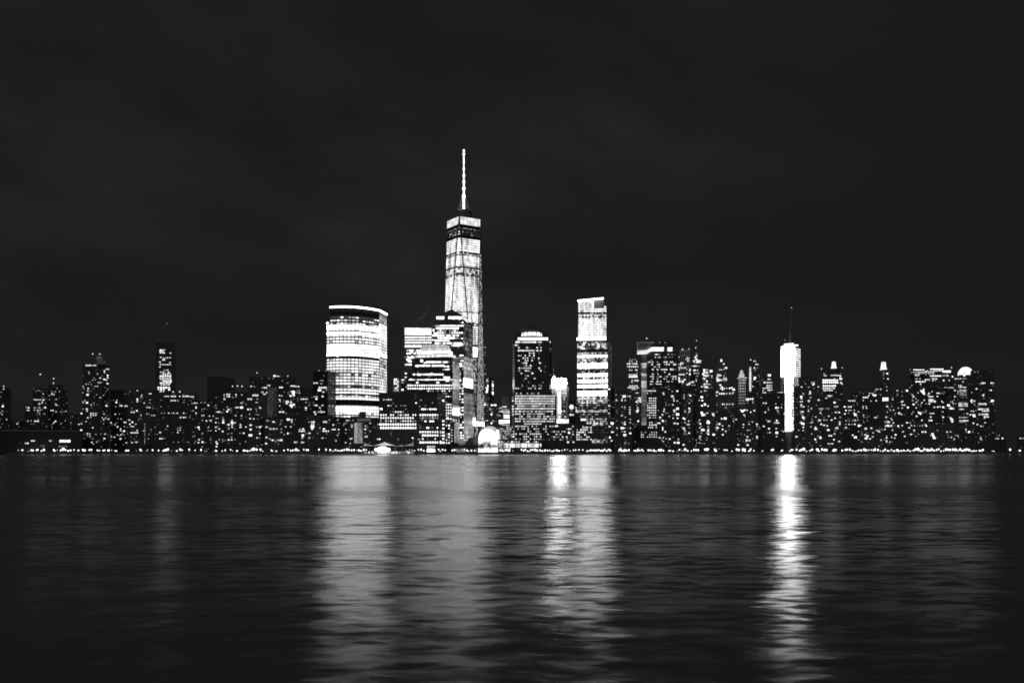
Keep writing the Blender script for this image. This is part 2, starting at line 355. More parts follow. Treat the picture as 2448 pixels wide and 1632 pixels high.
# construction tower behind, with its crane
C1 = b('unfinished_tower', 'unfinished dark-topped tower with blazing lower floors on the left', 'construction tower', 2, 1560, [(305, 506, 332)], '', plant=False,
  wall=plain_mat('bare_concrete_frame', .17, .9))
for i, (a0, a1, y, h, kd) in enumerate([(345, 405, 408, 12, 'n'), (342, 412, 422, 12, 'x'), (340, 402, 437, 13, 'n'), (443, 470, 441, 11, 'n'), (345, 372, 482, 14, 'n'), (378, 398, 492, 11, 'n'), (402, 466, 486, 10, 'n'), (370, 404, 508, 17, 'n'), (335, 362, 531, 14, 'n'),
        (442, 460, 537, 11, 'n'), (342, 464, 556, 11, 'n'), (340, 358, 580, 15, 'n'), (385, 440, 612, 16, 'm'), (345, 450, 634, 15, 'n'), (370, 464, 652, 14, 'n'), (345, 466, 670, 15, 'x'), (340, 464, 688, 15, 'n'), (345, 468, 706, 15, 'n'), (372, 470, 724, 15, 'x'), (345, 462, 742, 15, 'x'), (350, 450, 760, 15, 'n'), (320, 455, 788, 20, 'x'), (322, 456, 808, 18, 'x'), (340, 430, 826, 12, 'n')]):
    n = max(1, round((a1 - a0) / 26))
    for j in range(n):
        if random.random() < .93: C1.win.append((a0 + (a1 - a0) * (j + .5) / n, y + random.uniform(-2, 2), (a1 - a0) / n * random.uniform(.7, .98), h * random.uniform(.7, 1), kd))
C1.flush(100)
b(AB, 'wide curved-roof low block with long broken rows of light', 'apartment block', 2, 1320, [(342, 735, 852, None, 0, 30)],
  '390-445@877h10 460-512@877h16 550,877 575-640@876h20 645-695@880h10 455-512@920h16 530,920 595,915s 595,940s 365,1047s 395,1047s 437,1047 465,1047 487,1047 525,1047 590,1047 548-617@1090h16 650,1090 695,1093s 427,1178 427,1220s 475,1243s 530,1198 553,1198 530,1220 553,1220 530,1243 587,1243s 587,1220sd 295-340@1243h16 340-380@1305 395,1303s 410,1220sd', beacons=[(483, 832), (550, 830)])
b('dark_slab_block', 'completely dark slab block with flat stepped roof', 'slab block', 2, 1490, [(825, 1020, 680), (1010, 1108, 692, None, 6)], '', beacons=(), wall=plain_mat('unlit_slab', .16, .9))
b(AB, 'low block of scattered small windows before the dark slab', 'apartment block', 2, 1330, [(660, 905, 932)],
  '690-735@945h11 675,950s 765,940s 795,945s 715,990t 715,1047 775,1007s 800,1003s 840,970b 830,1007s 765-800@1070h9 850,1077 888,1077 778,1120 820,1125b 845-878@1120 740,1190b 712,1190s 747,1210 780,1250 845,1185s 700,1275s 685,1285s 745,1315b 740,1345b 780,1340b 710,1330s 700,1350s 865,1292s 860,1315s 838,1225s 865,1225s')
b(AB, 'busy mid-rise block with many lit rooms under a line of roof lights', 'apartment block', 2, 1318, [(905, 1235, 838)],
  '915,968s 915-965@1035h18 995,1010 1030,985 1045,1010b 1030,1030b 1000,860 1020-1063@858h16 1000,880 1022-1060@880h14 1002,905b 1120,860 1120,880 1178,862 1085,887s 1120,945sd 1173,945 1108-1147@990h16 1175,990B 1130,1035s 920,1100 935,1100s 915,1142b 945,1145s 990,1098 990,1120b 990,1142b 1117,1073 1175,1073 1175,1100 1080,1120 1080,1143B 1110,1143 1045,1163b 1080,1165b 1025,1165s 1165,1165b 1165,1188b 915,1190b 933,1183 950,1207 1045,1185 1045,1205 1080,1188 1108,1208 985,1232b 915,1225 1160,1250 1198,1250b 1220,1187 1075,1252 1037,1250sd 950,1315 985,1335s 985,1315s 1045,1317b 1075,1317b 1107,1315 1075,1292 920,1337b 927,1357b 922,1385b 1160,1357s 1045,1353s 1215,1337', beacons=[(1085, 775), (1135, 772), (1180, 775)])
b(AB, 'slim lower block wedged in front of the grey-ribbed tower', 'apartment block', 3, 1300, [(118, 246, 868)],
  '165-222@935h16 118-165@970h18 205,950s 210,970s 200,1000s 215,1000s 245,1050b 205,1080s 200,1110s 220,1112 140,1107s 125,1063b 150,1063b 145,1147b 178,1150 212,1150s 150,1207b 150,1247b 207,1225 235,1225b 235,1285b 148,1300B 208,1323 230,1323s 200,1060s', beacons=[(155, 853), (183, 857)])
D2 = b(AT, 'broad dark tower with a faint grey ribbed front and bright roof floodlight', 'apartment tower', 3, 1405, [(135, 568, 768), (392, 612, 842, None, -14)],
  '300-330@845 252-300@866h16 237-268@907h18 290-325@910h16 262-290@926h13 408-446@863h16 415,938 435,940 415,975b 420,992 415,1030 432,1060s 408-458@1087h15 455,905s 512-562@850h15 562-597@855h11 488,823 517,900 540,905B 540,922b 515,940b 545,935b 600,895 605,915b 580,912s 580,965s 520-555@970d 580,985s 485,995B 520,1000b 545,1020b 520,1025B 480,1012 525,1040b 292,1000s 378,1047b 310,990sd', beacons=[(208, 730), (430, 770), (490, 760)])
D2.beacon(370, 762, 2.2, 'x'); D2.beacon(402, 766, 1.5, 'x')
ribs = facade_mat('lit_ribbed_front', 1400, 3, [(0, 0, 0, 0), (860, 0, 0, 0), (1135, 1, .055, .8)], 3.2, 2.2, 1.0, .22, .12, .45, .1, .01, 4, sampling=False)  # light on the ribs put in as faint emission
D2.panel('ribbed_front', 0, 300, 404, 862, 1132, ribs)
D2.panel('ribbed_front', 0, 232, 298, 930, 1132, facade_mat('shaded_ribbed_front', 1400, 3, [(860, 0, 0, 0), (1135, 1, .018, .8)], 3.2, 2.2, 1.0, .22, .12, .45, .1, .01, 4, sampling=False))  # shaded copy of the ribs, dimmer emission painted in
b(AB, 'small mid-rise with one bright row of windows near its roof', 'apartment block', 3, 1380, [(600, 722, 872)],
  '605-674@970h10 605-674@957h4d 657,1000 690,1003s 655,1050b 655,1068 635,1050s 710,955s 700,1060sd')
b(AT, 'dark tower overlapping the curved bright skyscraper at its lower left', 'apartment tower', 3, 1360, [(719, 968, 714, 855)],
  '787,802 808,802 722-768@823h17 795,828 810,828s 770-847@865h19 780,888B 815,905b 845,885 808,945b 733,948 755,948 752,968b 733-764@1027h15 807,1027b 783,1048b 790,1068s 735,1088b 760-808@1087h17 820,1087 743,1107 895,910sd 885,965s 905,970sd 927,860s 930,997 945,965s 930,1040sd 870,1030s 900,1030s 875,800sd 905,830sd 930,860s 880,860sd 940,860 950,1020s', wall=BLACKW, beacons=[(775, 712), (838, 712)])
for q in [((268, 470, 1140), '300,1170s 315,1170s 345-372@1177 295,1225b 320-372@1242h17 388,1242 430,1243s 420,1200s 295,1320b 325,1330s 350,1345b 378,1345 395-442@1345h16 378,1360 292,1375b 318,1225s', 'low waterfront block with five windows lit in a row, left of centre-left', 1285),
          ((462, 675, 1112), '493,1155B 525,1160b 525,1180 560,1155s 547,1200s 470,1222 517,1222 490,1283b 515,1280s 600,1245 630,1243b 595,1262 590-648@1262h15 627,1302B 622,1325 608-642@1365h18 545-580@1363h18', 'low dark waterfront block with a large lit corner room', 1290),
          ((668, 792, 1128), '700-735@1180h20 683,1180s 700-732@1202h13 715,1222B 713,1242b 675-700@1281 675-697@1323 720,1323s 785,1230s 770,1200sd', 'narrow low waterfront block with a stack of wide lit windows', 1282),
          ((785, 972, 1132), '810-850@1178h18 870,1160 863,1185s 905,1205b 820,1243b 805-848@1262h13 860,1262 890-928@1247h13 955,1247 835,1325s 795-818@1325h15 845,1285s 945,1300 955,1280 930,1350 935,1205s 945,1160 958,1190s', 'low waterfront block directly left of the grey-glass-bay building', 1288)]:
    b(AB, q[2], 'apartment block', 3, q[3], [q[0]], q[1])

# ---- curved bright skyscraper
def curved_tower():
    d0 = 1400
    row = [(845, 0), (905, -7), (965, -10), (1030, -10), (1100, -7), (1170, 0), (1240, 10), (1325, 27)]
    side = [(1325, 27), (1394, 68)]
    P = [Vector((kx(zx(3, x)) * (d0 + e), d0 + e)) for x, e in row]; S = Vector((kx(zx(3, 1394)) * (d0 + 68), d0 + 68))
    back = [Vector((S.x - 10, S.y + 12)), Vector((P[0].x + 6, P[0].y + 42))]
    r = thing('glass_skyscraper', 'wide curved skyscraper, nearly every floor lit, bright line along its roof', 'skyscraper', (P[3].x, P[3].y, GZ))
    D = d0 - 8
    bands = [(215, 0, 0, 0), (266, .55, .9, 1), (296, .62, .8, 1), (327, 1.2, 1.25, .25), (358, 1.0, 1.0, .8), (382, 1.2, 1.2, .3), (474, .93, .95, .85), (556, 1.2, 1.2, .45), (580, 1.3, 1.35, .1), (602, .28, .5, 1),
             (620, .9, .9, 1), (718, 1.05, 1.05, .8), (760, .86, .9, .9), (848, 1.0, 1.0, .85), (874, .25, .5, 1), (926, 1.1, 1.05, .8), (951, .35, .5, 1), (980, 1.05, 1.1, .7), (1036, 0, 0, 0), (1096, 1.1, 1.0, .5), (1132, 1.0, .95, .9)]
    front = facade_mat('curved_curtain_wall', D, 3, [(0, 0, 0, 0)] + bands, 4.45, 5.75, 1.75, .12, .28, .22, .012, .02, 1.0, rowvar=.12)
    sidem = facade_mat('side_curtain_wall', D + 55, 3, [(0, 0, 0, 0), (230, 0, 0, 0), (300, .5, .5, .6), (420, 1.1, 1.0, .5), (560, .9, .8, .6), (590, 1.2, 1.1, .3), (700, .7, .5, .7), (900, .9, .7, .6), (935, 1.1, 1.2, .3), (1132, .2, .3, .8)], 4.45, 3.6, 1.8, .14, .24, .5, .05, .03, 2.0)
    zt, z1 = wz(zy(3, 128), D), wz(zy(3, 292), D)
    def strip(name, pts, z0, z1_, mat, u0=0.0, off=0.0, thick=0.0, drop=0.0):
        m = MB(); u = u0
        for a, c in zip(pts, pts[1:]):
            L = (c - a).length; n = Vector(((c - a).y, -(c - a).x)).normalized() * off; a2, c2 = a + n, c + n
            m.quad([(a2.x, a2.y, z0), (c2.x, c2.y, z0), (c2.x, c2.y, z1_), (a2.x, a2.y, z1_)], [(u, z0), (u + L, z0), (u + L, z1_), (u, z1_)])
            if thick:
                n2 = n * (1 - thick / max(off, .01)); a3, c3 = a + n2, c + n2
                for z in (z0, z1_):
                    q = [(a2.x, a2.y, z), (c2.x, c2.y, z), (c3.x, c3.y, z), (a3.x, a3.y, z)]; m.quad(q if z == z1_ else q[::-1])
            u += L
        return m.build(name, mat, r)
    # main shaft core, a dark solid just behind the glass
    core = MB(); core.prism([(p.x, p.y + .6) for p in P] + [(S.x - .6, S.y)] + [(q.x, q.y) for q in back], GZ, z1 - .2); core.build('wall', DARK, r)
    up = [P[0] + (P[1] - P[0]) * .52] + P[1:]
    core = MB(); core.prism([(p.x, p.y + .6) for p in up] + [(S.x - .6, S.y)] + [(q.x, q.y) for q in back], z1, zt - 1); core.build('upper_storeys', DARK, r)
    strip('curved_glass_facade', P, GZ, z1, front, 0)
    strip('curved_glass_facade', up, z1, zt - 1, front, 0)
    strip('side_glass_facade', [P[-1], S], GZ, zt - 1, sidem, 90)
    line = glow_mat('roof_light_line', 5, .05)
    strip('roof_light_line', up + [S], zt - 1.2, zt + 1.2, line, 0, 1.2, 1.0)
    m = MB(); p = P[0]; m.ball((p.x + 1.5, p.y - 1, wz(zy(3, 271), D)), 2.2, 10, 6); m.build('corner_floodlight', GLOW['x'], r)
    lob = glow_mat('lit_lobby_wall', 3.5, .1)
    m = MB()
    a, c = zx(3, 1000), zx(3, 1220); k0, k1 = P[2], P[5]
    strip('lit_sky_lobby', [P[2] + (P[3] - P[2]) * .55, P[3], P[4], P[4] + (P[5] - P[4]) * .75], wz(zy(3, 1095), D), wz(zy(3, 1043), D), lob, 0, .7, .5)
curved_tower()
D7 = b(AB, 'low dark building with a pale grey glass stair bay at its centre', 'low-rise building', 3, 1312, [(964, 1326, 1140), (1122, 1250, 1158, None, -4, 20)],
  '1020-1058@1165h10 1085,1163s 1007,1193 1075,1205 1075,1223 1020,1247 1020,1280 1018,1367 1018,1385sd 1052-1080@1332h9 1198,1215 1197,1245b 1197,1280 1190-1220@1312h16 1246,1190 1245,1262 1265,1225sd 1212,1210s 1313,1200 1313,1335 1060,1375 1280,1212sd')
D7.panel('glass_bay', 1, 1098, 1171, 1187, 1372, facade_mat('grey_glass_bay', 1308, 3, [(0, 0, 0, 0), (1180, 0, 0, 0), (1375, 1.1, .33, .6)], 3.0, 2.1, 1.0, .1, .2, .5, .1, .05, 6))
D7.panel('glass_bay', 1, 1098, 1124, 1189, 1372, plain_mat('lit_stair_wall', .4, .8, emis=.3), .9, .3)
D7.panel('roof_trim', 1, 1124, 1250, 1148, 1172, FLOODLIT_GLOW, .9, .6)
D7.panel('roof_hood', 0, 1140, 1205, 1084, 1140, DARK, -3, 8)

# ---- financial blocks round the tall tower
E1 = b('office_block', 'wide black office block with gridded rows of square lit windows', 'office block', 4, 1300, [(100, 460, 912), (455, 712, 912, 640, -5)],
  '142,975 163,975 186,975 209,975 186,1030 209,1030 257,1033s 300,1030s 322,1030s 342,1030s 120,1060b 205,1087s 230,1087s 253,1087 276,1087 298,1087 320,1087 360,1087sd 112,1200b 210,1255sd 210,1290td 90,1335 407,1325 410,1340sd 410,1365s 457,1337 480,1365 438,1005 483,980 588,1003s 525,1030s 478,1062s 500,1062b 522,1062 545,1062 570,1062b 592,1062 614,1062b 525,1172b 570,1172b 592,1172b 478,1232s 500,1232sd 545,1232b 568,1232d 590,1232d 640,1232b 500,1333 545,1333s 614,1333s 687,985b 687,1170b 687,1203 687,1237b 687,1272b 687,1303b 687,1333b 687,1367b 662,1272t 662,1303t 662,1365t',
  [(118, 433, 15, 1115, 1115, 1, .95, 12.5, 14, 'nnnm'), (118, 433, 15, 1142, 1142, 1, .95, 13, 15, 'nnn'), (118, 433, 15, 1170, 1170, 1, .85, 12, 11, 'nm'), (118, 433, 15, 1201, 1201, 1, 1.4, 16, 20, 'nnx'), (118, 433, 15, 1233, 1233, 1, 1.4, 16, 20, 'nnx'),
   (478, 637, 8, 1115, 1115, 1, 1.3, 15, 15, 'n'), (478, 637, 8, 1142, 1142, 1, 1.3, 14, 15, 'nm'), (478, 637, 8, 1270, 1270, 1, 1.3, 15, 15, 'n'), (500, 637, 7, 1301, 1301, 1, 1.4, 16, 18, 'n'), (480, 637, 8, 1365, 1365, 1, .9, 17, 17, 'n')], wall=3)
E2m = [(398, 836, 590, 770, 0), (356, 402, 782, None, 10, 25), (437, 800, 557, 752, 6), (452, 770, 530, 735, 9), (478, 752, 500, 722, 12), (500, 742, 470, 692, 15)]
E2 = b(OT, 'office tower with a stepped pale crown below the tallest tower', 'office tower', 4, 1352, E2m,
  '425-770@577h17 530-745@632h17 430-700@665h16 690-742@672 735,697b 680-740@700 410-690@745h15 490,620B 520,640b 575,632B 450,668B 470,750b 580,743B 390,745b 370-770@793h10 690-750@780h34x 725,800Bx 535,793b 622,793b 450,820b 638,820b 690,925 690,945 728,1140',
  [(368, 765, 20, 845, 845, 1, 1.3, 14.5, 15, 'n'), (368, 765, 20, 873, 873, 1, 1.3, 14.5, 15, 'n'), (550, 765, 11, 895, 895, 1, .9, 12, 12, 'nm'), (692, 757, 4, 920, 1000, 4, .7, 15, 13, 'nm'), (692, 757, 4, 1020, 1098, 4, 1.2, 14.5, 14, 'n'), (715, 757, 3, 1120, 1180, 3, .5, 15, 13, 'nm'), (715, 765, 3, 1210, 1370, 7, .6, 15, 14, 'nm')], wall=3, plant=False)
crown = facade_mat('lit_crown', 1362, 4, [(0, 0, 0, 0), (468, 0, 0, 0), (502, 1.3, .45, .25), (528, 1.3, .6, .3), (559, 1.3, 1.0, .2), (592, 1.2, .9, .5)], 60, 2.2, 1.2, .15, .0, .1, .05, .1, 3)
for i, f0, f1, g0, y0, y1 in ((5, 500, 690, 742, 470, 500), (4, 480, 720, 752, 502, 527), (3, 453, 734, 769, 532, 556), (2, 438, 751, 799, 564, 588)):
    E2.panel('crown_band', i, f0, f1, y0, y1, crown, .6); E2.panel('crown_band', i, f1 + 2, g0, y0 + 4, y1 + 4, crown, .6)
side2 = facade_mat('painted_reflection_side_wall', 1360, 4, [(0, 0, 0, 0), (640, .1, .1, 1), (720, .5, .25, .3), (790, .9, .25, .2), (880, .9, .6, .4), (1040, .9, .09, .4), (1060, 1, .5, .3), (1120, 1.3, 1.0, .2), (1160, .9, .08, .5), (1180, .6, .5, .6), (1370, .5, .3, .6)], 6.5, 2.2, 1.0, .1, .2, .5, .06, .06, 7)  # grey reflections on this glass are painted in as emission bands
E2.panel('side_glass_facade', 0, 772, 835, 600, 1180, side2)
E2.panel('side_glass_facade', 0, 800, 835, 1185, 1385, facade_mat('lit_lower_wall', 1360, 4, [(1180, 0, 0, 0), (1250, .8, .8, .3), (1390, 1.0, .28, .3)], 5, 2.2, 1.2, .1, .15, .6, .08, .1, 9))
# block with bright top band
E3 = b(OT, 'squat office tower with one tall bright band across its top', 'office tower', 4, 1500, [(333, 582, 318), ], '', plant=False, wall=3,
  grids=[(345, 570, 13, 405, 455, 3, 1.1, 16, 14, 'nnx'), (360, 470, 6, 525, 610, 4, .8, 18, 16, 'nnm')])
E3.parse('335-492@487h22x 336-400@655h14 388-450@545h22 360-430@590h17 360-440@627h17 340,590s'); E3.flush(60)
E3.panel('bright_top_storey', 0, 335, 580, 320, 386, facade_mat('bright_top_glass', 1500, 4, [(0, 0, 0, 0), (316, 0, 0, 0), (345, 1.3, .85, .7), (390, 1.3, 1.1, .5)], 40, 7.2, 1.5, .03, 0, .1, .02, .1, 2))
E4m = [(580, 958, 262, 872, 0), (610, 915, 208, 858, 8)]
E4 = b(OT, 'tall office tower with dark pyramid roof standing before the tallest tower', 'office tower', 4, 1425, E4m,
  '623-698@228h30x 733-862@226h30x 590-607@340h20 600-640@370h16 585-640@390h16 600,350 620-830@322h16 640-830@388h17 635-830@412h18 610-745@437h14 610-860@460h17 600-735@488 640-880@300h13 865,270b 880,290 760-880@480h16 835-895@572h15 815-895@648h18 820,690 870,620b 885,600 840,800b 845,665b',
  [(590, 610, 2, 430, 480, 3, .8, 14, 14), (620, 880, 14, 300, 300, 1, .9, 15, 12, 'nm'), (640, 880, 12, 345, 365, 2, .8, 15, 13, 'nm'), (840, 880, 3, 390, 470, 4, .7, 14, 13), (815, 890, 5, 595, 620, 2, .6, 13, 12, 'nm'), (840, 890, 3, 670, 860, 9, .8, 14, 14, 'nnm'), (838, 890, 3, 870, 1100, 10, .75, 15, 14, 'nnm'), (850, 915, 4, 1110, 1325, 10, .62, 15, 14, 'nnm'), (905, 935, 2, 870, 1010, 5, .4, 18, 16)], wall=3, plant=False)
E4.panel('top_light_band', 1, 861, 913, 215, 246, GLOW['n'], .5, .6, slope=20)
M = E4.M[1]; c = sum(M.poly, Vector((0, 0))) / 4; m = MB(); za = wz(zy(4, 143), 1445)
for a_, b_ in zip(M.poly, M.poly[1:] + M.poly[:1]): m.quad([(a_.x, a_.y, M.ztop + .2), (b_.x, b_.y, M.ztop + .2), (c.x, c.y, za)])
m.build('pyramid_roof', plain_mat('copper_roof', .22, .7), E4.root)
side4 = facade_mat('painted_reflection_right_wall', 1445, 4, [(0, 0, 0, 0), (300, 0, 0, 0), (450, .4, .25, .8), (600, .5, .3, .6), (700, .9, .5, .5), (790, 1, .35, .4), (868, 1.4, 2.2, .1), (925, .0, .0, .3), (1010, 1, .22, .3), (1150, 1, .2, .3), (1250, 1.1, .38, .2), (1340, 1.1, .45, .2)], 7.5, 2.3, 1.0, .08, .2, .5, .06, .05, 8)  # reflected light and the bright block are put into the emission bands
E4.panel('side_glass_facade', 0, 874, 956, 275, 1335, side4)
b('office_block', 'small stepped block with one checker of windows beside the curved skyscraper', 'office block', 4, 1480, [(218, 300, 778), (296, 372, 722, None, 14), (330, 372, 672, None, 20)],
  '345,735 385,750t 345,770 315,795 330,795 315,820 350,860 315,885b 380,735s 340,820sd', [(242, 272, 3, 790, 890, 6, .95, 12, 15, 'nm')], wall=2)
# slim towers right of the tallest tower
b('thin_glass_tower', 'sliver of dark tower with a few beads of light behind the tallest tower', 'office tower', 4, 1790, [(1040, 1078, 492)], '1070,495s 1070,545s 1068,660s 1072,740 1066,910s 1065,1170', plant=False)
b('thin_glass_tower', 'slim dark tower with sparkling vertical specks beside the tallest tower', 'office tower', 4, 1740, [(1060, 1146, 778, 1104)], '1090,800t 1085,825s 1095,850t 1080,865s 1090,885t 1085,905b 1095,870s 1078,900s 1140,815t 1140,845t 1140,880t 1140,915t 1141,935s 1067,900sd')
b('office_block', 'dark stepped block left of the vaulted glass hall', 'office block', 4, 1420, [(1062, 1190, 1000), (1135, 1188, 1105, None, -8)], '1068,1005s 1083,1005s 1068,1022 1083,1022 1133,1025b 1162,1025b 1130,1065s 1133,1090 1130,1110b 1115,1060t 1130,1190b 1133,1170 1065,1170 1090,1165s 1190,1115 1150,1180sd', plant=False)
E8 = b('office_block', 'bright-floored low office block with grey ribbed top beyond the vaulted hall', 'office block', 6, 1500, [(158, 262, 1030), (187, 262, 946, None, 8)],
  '188-235@1040h14 165-262@1082h13 190-262@1065h8m 200-262@1096h8 205-262@1120h16x 165-190@1052 158-180@1170h14 165-262@1175h34x 205-262@1140h18x 160-215@1190h15 188-262@1205h10m 170,1120 160,1095sd', plant=False, wall=3)
E8.panel('ribbed_top', 1, 188, 261, 950, 1028, facade_mat('ribbed_plant_screen', 1505, 6, [(0, 0, 0, 0), (945, 0, 0, 0), (1030, 1.2, .035, 1)], 80, 2.2, 1, .25, 0, .2, .05, .05, 3, sampling=False))
b('office_block', 'narrow gridded annexe between vaulted hall and dome-topped tower', 'office block', 6, 1352, [(165, 292, 1214)], '', [(175, 285, 8, 1225, 1330, 7, .6, 11, 11, 'nmmd')], plant=False)

# ---- dome-topped tower
F1 = b(OT, 'dome-topped office tower with dense grid of lit windows and bright ring', 'office tower', 6, 1345, [(284, 690, 932, 306), (291, 645, 437, 309, 10), (300, 628, 405, None, 24, 34), (326, 600, 356, None, 27, 32)],
  '314-636@449h17 308-334@478h14b'.replace('h14b', 'h14') + ' 350,478s 535,475s 572,478',
  [(345, 625, 16, 500, 525, 2, .5, 15, 13), (345, 550, 12, 527, 527, 1, 1.1, 15, 13), (345, 620, 15, 550, 573, 2, .62, 13, 13), (345, 608, 14, 596, 618, 2, .55, 13, 13), (350, 600, 13, 640, 665, 2, .4, 15, 13), (350, 610, 14, 687, 735, 3, .4, 15, 13), (330, 590, 14, 757, 805, 3, .1, 14, 12),
   (320, 650, 18, 850, 872, 2, .45, 13, 13), (325, 660, 18, 918, 918, 1, .25, 12, 12), (318, 668, 20, 942, 942, 1, 1.3, 13.5, 14, 'n'), (318, 668, 20, 965, 965, 1, 1.2, 13.5, 14, 'n'), (318, 668, 20, 988, 988, 1, 1.0, 13.5, 14, 'n'), (318, 668, 20, 1011, 1011, 1, 1.2, 13.5, 14, 'n'), (318, 668, 20, 1033, 1033, 1, .8, 13, 13, 'nm'), (318, 668, 20, 1057, 1057, 1, 1.3, 13.5, 14, 'n'),
   (318, 668, 20, 1082, 1128, 3, .8, 14, 13, 'nm'), (318, 668, 20, 1150, 1173, 2, .95, 13, 13, 'nnm'), (400, 545, 9, 1196, 1196, 1, 1.3, 13, 13, 'n'), (300, 600, 17, 1218, 1265, 3, .55, 13, 13, 'nm'), (300, 620, 18, 1288, 1335, 3, .6, 13, 13, 'nnm'), (292, 292, 1, 960, 1110, 7, .8, 14, 15)], wall=3, plant=False, cap=100)
ring = glow_mat('crown_ring_light', 1.5, .2)
F1.panel('crown_band', 2, 336, 612, 408, 431, ring, .6)
M = F1.M[3]; cc = sum(M.poly, Vector((0, 0))) / 4; rad = (M.B - M.A).length / 2
m = MB(); m.lathe((cc.x, cc.y, M.ztop), [(rad + .2, -6.2), (rad + .2, -5.9), (rad * .99, -3), (rad * .94, -.8), (rad * .9, -.7)], 40); m.build('crown_ring_light', ring, F1.root)
dome = plain_mat('copper_dome', .22, .6); m = MB(); hz = wz(zy(6, 297), 1370) - M.ztop
m.lathe((cc.x, cc.y, M.ztop), [(rad * .8 * math.cos(math.pi / 2 * i / 8), .2 + hz * math.sin(math.pi / 2 * i / 8)) for i in range(9)], 28); m.build('dome', dome, F1.root)
m = MB()
for i in range(11):
    t = math.pi + math.pi * (i + .5) / 11; m.box((cc.x + (rad + .5) * math.cos(t), cc.y + (rad + .5) * math.sin(t), M.ztop - 2.6), .8, .8, 6.4, rot=t)
m.build('ring_mullion', DARK, F1.root)
F1.panel('side_stone_face', 1, 292, 308, 460, 925, facade_mat('striped_side', 1355, 6, [(0, 0, 0, 0), (1340, 1.2, .07, 1)], 4.2, 40, 1, 0, .28, .2, .01, .01, 3, sampling=False))
# ---- floodlit site
F2 = b('unfinished_tower', 'small construction tower blazing with floodlights beside the dome-topped tower', 'construction tower', 6, 1430, [(674, 802, 858), (642, 782, 792, None, 8)],
  '', plant=False, wall=plain_mat('site_concrete', .3, .9))
FLOOD = glow_mat('work_floodlight', 20.0, .1)
F2.panel('floodlight_bank', 1, 640, 778, 786, 856, FLOOD, .5); F2.panel('hoist_light_strip', 0, 702, 730, 905, 1105, GLOW['x'], .9, .6)
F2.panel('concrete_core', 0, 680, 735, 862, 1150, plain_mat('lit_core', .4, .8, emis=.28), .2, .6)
F2.panel('lit_base_deck', 0, 676, 800, 1152, 1190, GLOW['x'], .9, .8)
for y in (880, 905, 930): F2.panel('lit_floor_slab', 0, 742, 784, y, y + 18, GLOW['m'], .4, .5)
F2.parse('715,1128b 715,1142b 760,965t 755,1000d 765,1040d 760,1080 745,1110d 770,1130 720,1080B'); F2.flush(40)
p0, p1 = pt(zx(6, 786), zy(6, 820), 1424), pt(zx(6, 786), zy(6, 1190), 1424)
m = MB(); m.bar(p1, p0, .5); m.bar(p0, pt(zx(6, 806), zy(6, 824), 1424), .4)
for i in range(5):
    a_ = pt(zx(6, 742), zy(6, 930 + i * 50), 1424); m.bar(a_, pt(zx(6, 786), zy(6, 955 + i * 50), 1424), .3)
m.build('scaffold', STEEL_LIT, F2.root)
F2.beacon(668, 770, 2.4, 'x'); F2.beacon(664, 690, .5, 'd')
for x, y, rr in ((646, 808, 2.6), (640, 834, 2.8), (655, 850, 2.4), (664, 790, 2.2), (700, 790, 2.0), (735, 786, 1.8), (766, 794, 2.4), (774, 822, 2.0), (762, 856, 1.9), (700, 860, 1.6), (735, 862, 1.5)):
    m = MB(); m.ball(pt(zx(6, x), zy(6, y), 1428), rr, 10, 6); m.build('work_floodlight', FLOOD, F2.root)
b('low_podium_block', 'long dark podium with a grid of small windows before the slanted-roof tower', 'podium block', 6, 1322, [(556, 1015, 1196), (860, 960, 1145, None, 14)],
  '925,1085B 945,990B 690,1215b 795,1362b 845,1362 785,1335 805,1278b', [(575, 840, 15, 1218, 1340, 6, .38, 13, 13, 'nmd'), (878, 1005, 8, 1228, 1338, 6, .72, 13, 14, 'nnm')], plant=False, wall=3)
b('office_block', 'little block with one big bright window between site and slanted-roof tower', 'office block', 6, 1470, [(800, 890, 985)], '827,1040B 827,1030B 827,1050B 827,1077bd 808-850@1113h16 870,1055t 872,1078t 862,1045s 925,1085b', plant=False)

# ---- slanted-roof bright tower
F4 = b('glass_skyscraper', 'tall bright glass skyscraper with slanted light line along its roof', 'skyscraper', 6, 1620, [(880, 1194, 436, 1158), (887, 1146, 112, None, 14, 45), (887, 1034, 78, None, 12, 30)], '', plant=False, theta=5, wall=plain_mat('dark_glass', .2, .2))
up = facade_mat('upper_curtain_wall', 1624, 6, [(0, 0, 0, 0), (74, 0, 0, 0), (172, 1.0, 1.0, .5), (190, .25, .4, .6), (214, .9, .95, .5), (232, .55, .8, .7), (408, 1.0, 1.1, .5)], 3.9, 2.9, 1.5, .18, .26, .75, .1, .008, 5, pblot=.3)
F4.panel('glass_facade', 2, 889, 1033, 80, 410, up, .5); F4.panel('glass_facade', 1, 1035, 1144, 120, 410, up, .5)
low = facade_mat('lower_curtain_wall', 1624, 6, [(0, 0, 0, 0), (452, 0, 0, 0), (515, .45, .75, .4), (548, .05, .3, 1), (570, .55, .6, .5), (592, 1.1, 1.1, .3), (645, .6, .8, .6), (690, 1.3, 1.3, .2), (740, .28, .5, 1), (766, 1.2, 1.3, .3), (800, .5, .7, .6), (824, 1.3, 1.3, .2), (840, .1, .3, 1), (866, 1.3, 1.3, .2), (898, .3, .5, 1), (946, 1.25, 1.4, .3), (1010, .75, .9, .6), (1040, .5, .7, .8), (1074, .2, .5, 1), (1096, .7, .9, .5), (1150, .25, .6, 1), (1184, .5, .7, .7), (1216, .75, .9, .4), (1340, .2, .35, 1), (1372, .6, .7, .5)], 3.9, 2.9, 1.6, .18, .28, .75, .07, .006, 6, pblot=.5)
F4.panel('glass_facade', 0, 881, 1157, 440, 1372, low, .5)
